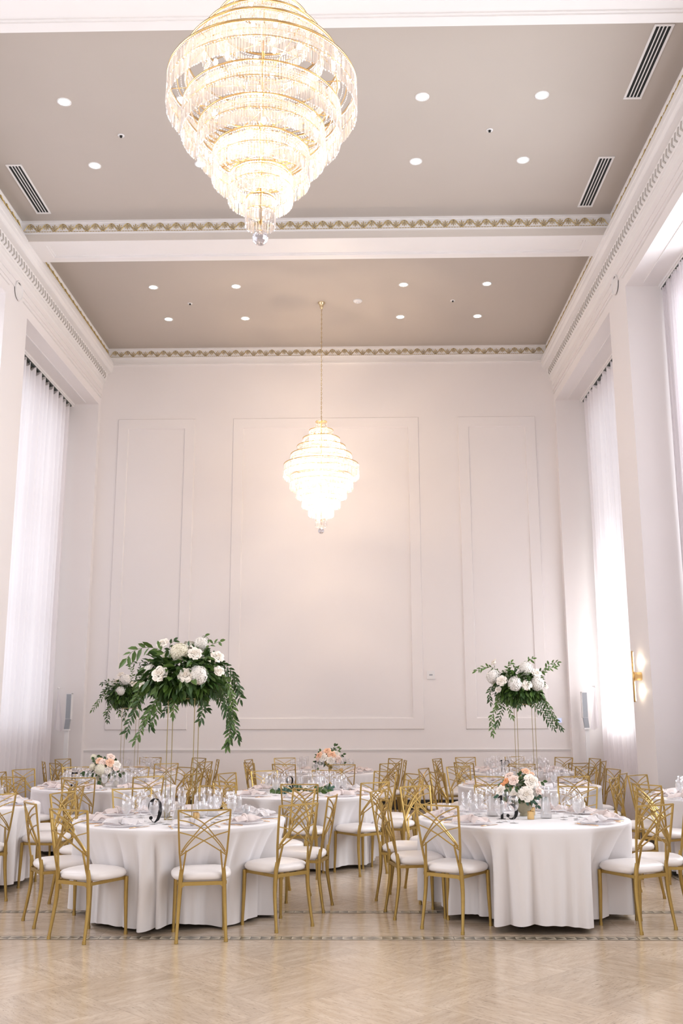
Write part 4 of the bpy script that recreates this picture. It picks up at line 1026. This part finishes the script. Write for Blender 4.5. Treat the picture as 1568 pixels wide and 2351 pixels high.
def leaf(mb, p, d, L, w, n, mi=0):
    d = Vector(d).normalized(); n = Vector(n); s_ = d.cross(n)
    if s_.length < 1e-3: s_ = d.cross(Vector((1, 0, .2)))
    s_.normalize(); n = s_.cross(d); p = Vector(p)
    mb.add([p, p+d*L*.30+s_*w*.85+n*w*.25, p+d*L*.68+s_*w*.75+n*w*.20-Vector((0, 0, L*.03)), p+d*L-Vector((0, 0, L*.12)), p+d*L*.68-s_*w*.75+n*w*.20-Vector((0, 0, L*.03)), p+d*L*.30-s_*w*.85+n*w*.25, p+d*L*.5],
           [(0, 1, 6), (1, 2, 6), (2, 3, 6), (3, 4, 6), (4, 5, 6), (5, 0, 6)], mi)
def vine(parent, pts, L, w, sp, seed, m='leafA', name='trailing_vine', spread=1.0):
    rnd = random.Random(seed); c = arc(pts, max(8, int(6*len(pts)))); mb = MB(); mb.tube(c, .0022, 4, 1)
    acc = 0; side = 1
    for i in range(1, len(c)):
        seg = c[i]-c[i-1]; l = seg.length; acc += l; t = seg.normalized()
        while acc > sp:
            acc -= sp; p = c[i]-t*acc*.5; side = -side; nrm = Vector((rnd.uniform(-1, 1), -1+rnd.uniform(-.4, .4), rnd.uniform(-.2, .8))); s_ = t.cross(Vector((0, -1, 0)))
            if s_.length < .1: s_ = Vector((1, 0, 0))
            s_.normalize(); d = t*rnd.uniform(.5, 1.1)+s_*side*spread*rnd.uniform(.5, 1.1)+Vector((0, rnd.uniform(-.6, .6), rnd.uniform(-.45, .15)))
            k = rnd.uniform(.75, 1.2); leaf(mb, p, d, L*k, w*k, nrm)
    leaf(mb, c[-1], c[-1]-c[-2], L, w, (0, -1, .2)); return mb.build(name, [m, 'stem'], parent, smooth=False)
def foliage(parent, c, r, n, L, w, seed, mats=('leafA', 'leafB'), low=0.0, name='foliage'):
    rnd = random.Random(seed); mb = MB()
    for k in range(n):
        z = rnd.uniform(-1, .92); a = rnd.uniform(0, 2*pi); q = sqrt(1-z*z); nv = Vector((q*cos(a), q*sin(a), z)); f = rnd.uniform(.45, .95)
        p = Vector((c[0]+nv.x*r[0]*f, c[1]+nv.y*r[1]*f, c[2]+nv.z*r[2]*f)); d = nv+Vector((rnd.uniform(-.8, .8), rnd.uniform(-.8, .8), rnd.uniform(-.9, .5)-low)); kk = rnd.uniform(.7, 1.25)
        leaf(mb, p, d, L*kk, w*kk, (rnd.uniform(-1, 1), rnd.uniform(-1, 1), 1), 0 if rnd.random() < .62 else 1)
    o = mb.build(name, list(mats), parent, smooth=False); o['kind'] = 'stuff'; return o
class Conv:
    """measured layout of one arrangement: (a, b) drawing units -> point on the plane y = Y (moved along the sight line by dy)"""
    def __init__(s, x0, ux, z0, uz, Y, base): s.p = (x0, ux, z0, uz, Y); s.b = Vector(base)
    def __call__(s, a, b, dy=0.0):
        x0, ux, z0, uz, Y = s.p; x = x0+a*ux; z = z0-b*uz; k = (Y+dy)/Y; return Vector((x*k, Y+dy, HCAM+(z-HCAM)*k))-s.b
    def r(s, v): return v*s.p[1]
# big bouquet on table 9
base = (TABLES['T1'][0], TABLES['T1'][1], ZT_+1.08)
big = thing('flower_arrangement', 'biggest tall bouquet of white hydrangeas and cream roses above table 9', 'bouquet', base)
cv = Conv(-2.396, .00093, 2.402, .000907, 8.6, base)
for i, (k, a, b, r, dy) in enumerate((('h', 885, 285, 88, -.16), ('H', 1065, 505, 92, -.24), ('H', 615, 465, 66, -.10), ('H', 1085, 205, 66, -.02), ('w', 728, 205, 55, -.02), ('w', 1030, 305, 60, -.20), ('w', 710, 495, 70, -.26), ('w', 950, 512, 66, -.28),
        ('w', 1240, 335, 58, -.10), ('w', 1258, 470, 48, -.14), ('H', 800, 330, 70, .20), ('w', 980, 230, 60, .22), ('h', 1130, 400, 80, .24), ('w', 700, 420, 55, .26), ('w', 545, 590, 30, -.12), ('h', 745, 320, 26, -.06))):
    p = cv(a, b, dy); d = (p.x*1.2, p.y*1.6-.5*(dy < 0), .35+p.z*.5) if k == 'w' else (p.x, p.y, .6); bloom(big, k, p, cv.r(r), d, i)
c0 = cv(930, 470, 0)
foliage(big, c0, (.36, .30, .185), 900, .095, .021, 1, low=.3)
foliage(big, cv(930, 600, 0), (.27, .27, .10), 360, .095, .024, 5, mats=('leafA', 'leafB'), low=1.0, name='under_foliage')
foliage(big, cv(930, 560, 0), (.40, .34, .13), 520, .10, .024, 2, mats=('leafB', 'leafA'), low=.7)
vs_ = [((1200, 470, -.1), (1330, 560, -.16), (1400, 760, -.2), (1385, 960, -.2), (1350, 1160, -.2)), ((1180, 520, -.1), (1290, 640, -.18), (1345, 820, -.2), (1370, 1000, -.2), (1365, 1120, -.2)), ((1230, 500, 0), (1330, 640, -.05), (1390, 820, -.1), (1420, 990, -.1), (1450, 1100, -.1)),
       ((800, 620, -.1), (680, 760, -.15), (590, 900, -.2), (540, 1040, -.2), (505, 1110, -.2)), ((780, 640, 0), (640, 800, -.05), (600, 930, -.1), (640, 990, -.1)), ((700, 600, -.1), (560, 690, -.15), (490, 830, -.2), (440, 930, -.2), (425, 1030, -.2)), ((760, 640, -.1), (700, 760, -.1), (690, 860, -.1), (650, 940, -.1)),
       ((1260, 440, -.05), (1360, 500, -.1), (1430, 620, -.1), (1465, 730, -.1)), ((1200, 380, 0), (1300, 400, 0), (1400, 500, 0), (1440, 620, 0)), ((850, 660, -.15), (850, 760, -.2), (845, 870, -.2)), ((1110, 660, -.1), (1120, 780, -.15), (1100, 920, -.15)), ((1180, 600, -.1), (1260, 720, -.15), (1340, 860, -.15)),
       ((640, 560, -.05), (540, 600, -.1), (500, 700, -.1), (460, 760, -.1)), ((900, 620, .2), (820, 760, .25), (760, 850, .25)), ((1000, 640, .2), (1080, 760, .25), (1150, 820, .25))]
for i, v in enumerate(vs_): vine(big, [cv(*q) for q in v], .062, .0125, .017, 30+i, 'leafA' if i % 3 else 'leafB')
vine(big, [cv(775, 320, -.05), cv(680, 255, -.08), cv(560, 240, -.1), cv(450, 275, -.1), cv(392, 340, -.1)], .105, .024, .034, 60, 'leafB', 'leafy_frond', 1.0)
vine(big, [cv(660, 380, 0), cv(560, 378, -.05), cv(480, 390, -.05), cv(425, 400, -.05)], .042, .008, .026, 61, 'leafA', 'leafy_frond')
vine(big, [cv(1080, 260, 0), cv(1090, 150, 0), cv(1120, 130, 0), cv(1160, 165, 0)], .05, .012, .045, 62, 'leafB', 'leafy_frond')
vine(big, [cv(1100, 280, -.1), cv(1180, 220, -.1), cv(1260, 185, -.1)], .055, .015, .040, 63, 'leafB', 'leafy_frond')
vine(big, [cv(1090, 270, 0), cv(1170, 290, -.1), cv(1235, 340, -.1)], .07, .014, .03, 64, 'leafA', 'leafy_frond')
vine(big, [cv(800, 300, 0), cv(790, 220, 0), cv(825, 180, 0)], .055, .014, .03, 65, 'leafA', 'leafy_frond'); vine(big, [cv(960, 260, 0), cv(985, 215, 0), cv(1020, 200, 0)], .06, .016, .03, 66, 'leafA', 'leafy_frond')
# bouquet behind table 15
base = (TABLES['T8'][0], TABLES['T8'][1], ZT_+1.08)
b2 = thing('flower_arrangement', 'tall bouquet of white hydrangeas and cream roses on the stand behind table 15', 'bouquet', base)
cv = Conv(1.357, .001525, 2.499, .001491, 12.75, base)
for i, (k, a, b, r, dy) in enumerate((('H', 225, 275, 62, -.05), ('H', 405, 335, 64, -.22), ('H', 500, 205, 60, -.14), ('H', 592, 335, 62, -.18), ('w', 237, 155, 32, 0), ('w', 297, 312, 42, -.2), ('w', 502, 350, 40, -.24), ('w', 585, 250, 40, -.12), ('w', 265, 385, 26, -.12), ('w', 660, 360, 22, -.05), ('H', 350, 250, 50, .2), ('w', 480, 300, 40, .22))):
    p = cv(a, b, dy); d = (p.x*1.2, p.y*1.6-.5*(dy < 0), .35) if k == 'w' else (p.x, p.y, .6); bloom(b2, k, p, cv.r(r), d, i)
foliage(b2, cv(430, 320, 0), (.32, .28, .17), 750, .085, .018, 11, low=.3); foliage(b2, cv(440, 410, 0), (.30, .27, .12), 420, .09, .02, 12, low=.8, mats=('leafB', 'leafA'))
vs_ = [((270, 430, -.1), (240, 540, -.15), (200, 620, -.15), (208, 750, -.15)), ((300, 430, -.1), (290, 540, -.1), (265, 620, -.1), (240, 680, -.1)), ((230, 340, -.05), (190, 400, -.1), (195, 490, -.1)), ((330, 460, -.1), (350, 560, -.15), (370, 610, -.15)), ((420, 440, -.15), (430, 500, -.2), (425, 530, -.2)),
       ((600, 430, -.1), (640, 520, -.15), (690, 610, -.15), (770, 710, -.15)), ((620, 450, 0), (680, 520, 0), (715, 600, 0), (740, 650, 0)), ((580, 440, -.1), (620, 560, -.1), (670, 650, -.1), (710, 710, -.1)), ((560, 440, -.1), (560, 520, -.15), (590, 560, -.15)), ((300, 420, .2), (250, 520, .25)), ((600, 420, .2), (660, 520, .25))]
for i, v in enumerate(vs_): vine(b2, [cv(*q) for q in v], .060, .0115, .019, 130+i, 'leafA' if i % 3 else 'leafB')
for v in (((290, 240, 0), (220, 195, -.05), (150, 195, -.05), (85, 225, -.05)), ((600, 240, 0), (660, 210, 0), (710, 165, 0), (765, 155, 0)), ((620, 260, -.1), (680, 215, -.1), (740, 195, -.1)), ((530, 180, 0), (520, 140, 0), (560, 125, 0)), ((370, 250, 0), (350, 190, 0), (375, 155, 0)), ((400, 250, 0), (410, 190, 0), (430, 195, 0))): vine(b2, [cv(*q) for q in v], .062, .013, .024, 150+int(v[0][0]), 'leafB', 'leafy_frond')
# bouquet far left
base = (TABLES['T7'][0]+.02, TABLES['T7'][1], ZT_+1.08)
b3 = thing('flower_arrangement', 'tall bouquet of small white blooms on the far left stand', 'bouquet', base)
cv = Conv(-4.458, .00173, 3.113, .001686, 16.0, base)
for i, (k, a, b, r, dy) in enumerate((('H', 382, 545, 55, -.15), ('H', 345, 650, 44, -.2), ('H', 272, 592, 44, -.05), ('w', 468, 590, 36, -.1), ('w', 255, 682, 25, -.05), ('w', 340, 500, 32, 0), ('H', 420, 600, 40, .2), ('w', 300, 560, 30, .2))):
    p = cv(a, b, dy); bloom(b3, k, p, cv.r(r), (p.x, p.y-.3, .5), i)
foliage(b3, cv(370, 640, 0), (.28, .26, .17), 620, .085, .018, 21, low=.3); foliage(b3, cv(390, 720, 0), (.30, .26, .12), 380, .09, .02, 22, low=.8, mats=('leafA', 'leafB'))
vs_ = [((290, 650, 0), (190, 700, -.05), (130, 770, -.1), (88, 830, -.1)), ((280, 720, -.1), (240, 820, -.1), (235, 925, -.1)), ((380, 760, -.1), (400, 840, -.1), (385, 905, -.1)), ((330, 740, -.1), (260, 800, -.1), (215, 860, -.1)), ((270, 600, 0), (220, 560, 0), (172, 580, 0)), ((250, 640, 0), (200, 640, 0), (170, 690, 0)),
       ((440, 560, 0), (450, 480, 0), (425, 410, 0)), ((480, 570, 0), (510, 500, 0), (520, 440, 0)), ((500, 570, 0), (540, 520, 0), (545, 480, 0)), ((320, 760, 0), (330, 820, 0), (345, 860, 0)), ((460, 740, 0), (480, 800, 0), (470, 880, 0))]
for i, v in enumerate(vs_): vine(b3, [cv(*q) for q in v], .062, .012, .021, 230+i, 'leafA' if i % 3 else 'leafB')
# low bowl of roses on table 15
base = (1.395, 8.80, ZT_)
b4 = thing('flower_bowl', 'low ribbed bowl of cream, blush and apricot roses on table 15', 'bouquet', base)
mb = MB(); mb.lathe([(0, 0), (.030, 0), (.034, .004), (.030, .022), (.042, .034), (.066, .060), (.080, .095), (.083, .125), (.078, .125), (.074, .095), (.0, .06)], 48, ribs=20, rib=.028); part(mb.build('bowl', 'ribbed', b4), 'olive-gold ribbed bowl')
cv = Conv(1.173, .000382, 1.237, .000369, 8.80, base)
for i, (k, a, b, r, dy) in enumerate((('o', 215, 535, 62, -.10), ('o', 132, 630, 60, -.08), ('b', 385, 520, 105, -.13), ('p', 665, 320, 88, -.05), ('w', 770, 550, 150, -.12), ('w', 655, 835, 145, -.20), ('w', 100, 745, 105, -.10), ('w', 400, 840, 110, -.16), ('b', 925, 590, 72, -.07), ('b', 935, 765, 85, -.10), ('H', 830, 800, 100, -.06), ('b', 290, 420, 95, -.02), ('h', 270, 750, 95, -.05), ('p', 800, 370, 60, .0), ('w', 500, 600, 120, .10), ('b', 700, 700, 110, .12), ('w', 300, 650, 110, .14), ('b', 870, 480, 50, .05))):
    p = cv(a, b, dy); bloom(b4, k, p, cv.r(r)*1.05, (p.x*1.3, p.y*1.5-.08, .14+(p.z-.25)*.9) if k in 'wpbo' else (p.x, p.y, .3), i)
foliage(b4, cv(500, 650, .02), (.14, .12, .085), 190, .055, .016, 31); foliage(b4, cv(540, 900, 0), (.15, .13, .03), 60, .05, .017, 32, low=.2)
for i, v in enumerate((((600, 700, -.1), (580, 520, -.1), (600, 450, -.08)), ((520, 640, -.05), (515, 500, -.05), (530, 400, -.05)), ((880, 640, -.05), (960, 560, -.05), (1040, 545, -.05)), ((560, 900, -.14), (640, 980, -.17), (760, 990, -.17)), ((640, 900, -.14), (760, 990, -.16), (880, 1080, -.17)), ((740, 900, -.12), (850, 930, -.14), (930, 880, -.14), (1050, 910, -.14)), ((300, 820, -.1), (160, 860, -.12), (20, 880, -.12)), ((420, 860, -.14), (470, 960, -.18)), ((300, 600, -.16), (300, 660, -.17)), ((400, 620, -.18), (420, 680, -.19)), ((220, 640, -.12), (200, 720, -.14)))):
    vine(b4, [cv(*q) for q in v], .042, .0145, .026, 330+i, 'leafC' if i in (3, 4, 5, 6) else 'leafA', 'leafy_sprig')
# low bouquet on the left table
base = (-3.22, 12.62, ZT_)
b5 = thing('flower_bowl', 'low bouquet of peach and ivory blooms on the left table', 'bouquet', base)
mb = MB(); mb.lathe([(0, 0), (.030, 0), (.034, .004), (.030, .022), (.042, .034), (.066, .060), (.080, .095), (.083, .125), (.078, .125), (0, .06)], 40, ribs=20, rib=.028); mb.build('bowl', 'ribbed', b5)
cv = Conv(-3.54, .000491, 1.311, .000468, 12.6, base)
for i, (k, a, b, r, dy) in enumerate((('b', 840, 440, 100, -.05), ('p', 830, 590, 105, -.13), ('p', 560, 540, 90, -.10), ('b', 640, 570, 85, -.12), ('h', 400, 440, 85, 0), ('h', 390, 690, 90, -.10), ('h', 590, 760, 150, -.15), ('w', 1000, 640, 100, -.10), ('b', 980, 720, 80, -.12), ('w', 780, 780, 90, -.14), ('h', 650, 880, 80, -.12), ('b', 330, 790, 50, -.05), ('w', 700, 600, 120, .12), ('w', 480, 600, 80, .1))):
    p = cv(a, b, dy); bloom(b5, k, p, cv.r(r), (p.x*1.3, p.y*1.5-.08, .15+(p.z-.25)) if k in 'wpbo' else (p.x, p.y, .3), i)
foliage(b5, cv(690, 680, .02), (.15, .12, .11), 200, .055, .017, 41)
for i, v in enumerate((((500, 820, -.1), (350, 860, -.12), (170, 870, -.12)), ((480, 860, -.1), (360, 900, -.12), (240, 900, -.12)), ((930, 700, -.1), (920, 780, -.12)), ((950, 800, -.1), (1040, 840, -.12), (1130, 850, -.12)), ((940, 820, -.1), (960, 930, -.12)), ((560, 900, -.1), (580, 1050, -.12)), ((680, 500, 0), (620, 430, 0), (580, 420, 0)), ((960, 600, 0), (1000, 520, 0), (960, 490, 0)), ((450, 620, -.08), (440, 540, -.1), (420, 510, -.1)))):
    vine(b5, [cv(*q) for q in v], .055, .021, .034, 430+i, 'leafA', 'leafy_sprig')
# bouquet in a gold bowl below the far chandelier
base = (-.47, 15.85, ZT_)
b6 = thing('flower_bowl', 'peach and white bouquet in aged gold bowl below the far chandelier', 'bouquet', base)
cv = Conv(-1.284, .000959, 1.236, .000923, 15.85, base)
mb = MB(); mb.lathe([(0, 0), (.035, 0), (.035, .03), (.02, .05), (.03, .07), (.075, .10), (.105, .14), (.108, .17), (.10, .17), (0, .10)], 30); part(mb.build('bowl', 'goldbowl', b6), 'aged gold footed bowl')
for i, (k, a, b, r, dy) in enumerate((('p', 790, 185, 58, -.05), ('p', 665, 260, 58, -.08), ('p', 865, 250, 60, -.12), ('b', 720, 210, 45, -.05), ('w', 730, 290, 62, -.12), ('w', 850, 330, 62, -.15), ('w', 940, 225, 52, -.03), ('b', 970, 320, 60, -.10), ('b', 640, 310, 45, -.06), ('w', 800, 260, 60, .12), ('p', 900, 280, 50, .12))):
    p = cv(a, b, dy); bloom(b6, k, p, cv.r(r)*1.08, (p.x*1.3, p.y*1.5-.08, .15+(p.z-.25)), i)
foliage(b6, cv(820, 290, .02), (.18, .15, .10), 170, .07, .02, 51)
for i, v in enumerate((((880, 240, 0), (900, 160, 0), (950, 130, 0)), ((870, 200, 0), (880, 140, 0), (925, 95, 0)), ((950, 240, 0), (960, 180, 0), (980, 160, 0)), ((980, 300, 0), (1000, 250, 0), (1045, 235, 0)), ((690, 250, 0), (680, 190, 0)), ((660, 340, -.05), (610, 370, -.1), (585, 400, -.1)), ((640, 360, -.05), (640, 400, -.1), (640, 440, -.1)), ((900, 380, -.1), (980, 400, -.1), (1050, 380, -.1)))):
    vine(b6, [cv(*q) for q in v], .06, .019, .034, 530+i, 'leafA' if i % 2 else 'leafB', 'leafy_sprig')
# greenery garland on the mid-room table
g = thing('greenery_garland', 'low green leaf garland lying on the mid-room table', 'garland', (TABLES['T3'][0], TABLES['T3'][1], ZT_))
rnd = random.Random(77)
for i in range(9):
    a = 2*pi*i/9; c1 = Vector((.26*cos(a), .16*sin(a), .02)); c2 = Vector((.34*cos(a+.5), .20*sin(a+.5), .05)); c3 = Vector((.32*cos(a+.95), .2*sin(a+.95), .015)); vine(g, [c1, c2, c3], .06, .020, .018, 600+i, ('leafA', 'leafB', 'leafC')[i % 3], 'leafy_sprig')
for i, (x, y) in enumerate(((-.16, -.12), (.05, -.16), (.22, -.05), (.02, .1), (-.25, .05))): bloom(g, 'w' if i % 2 else 'h', (x, y, .045), .035, (x, y-.05, .15), i)
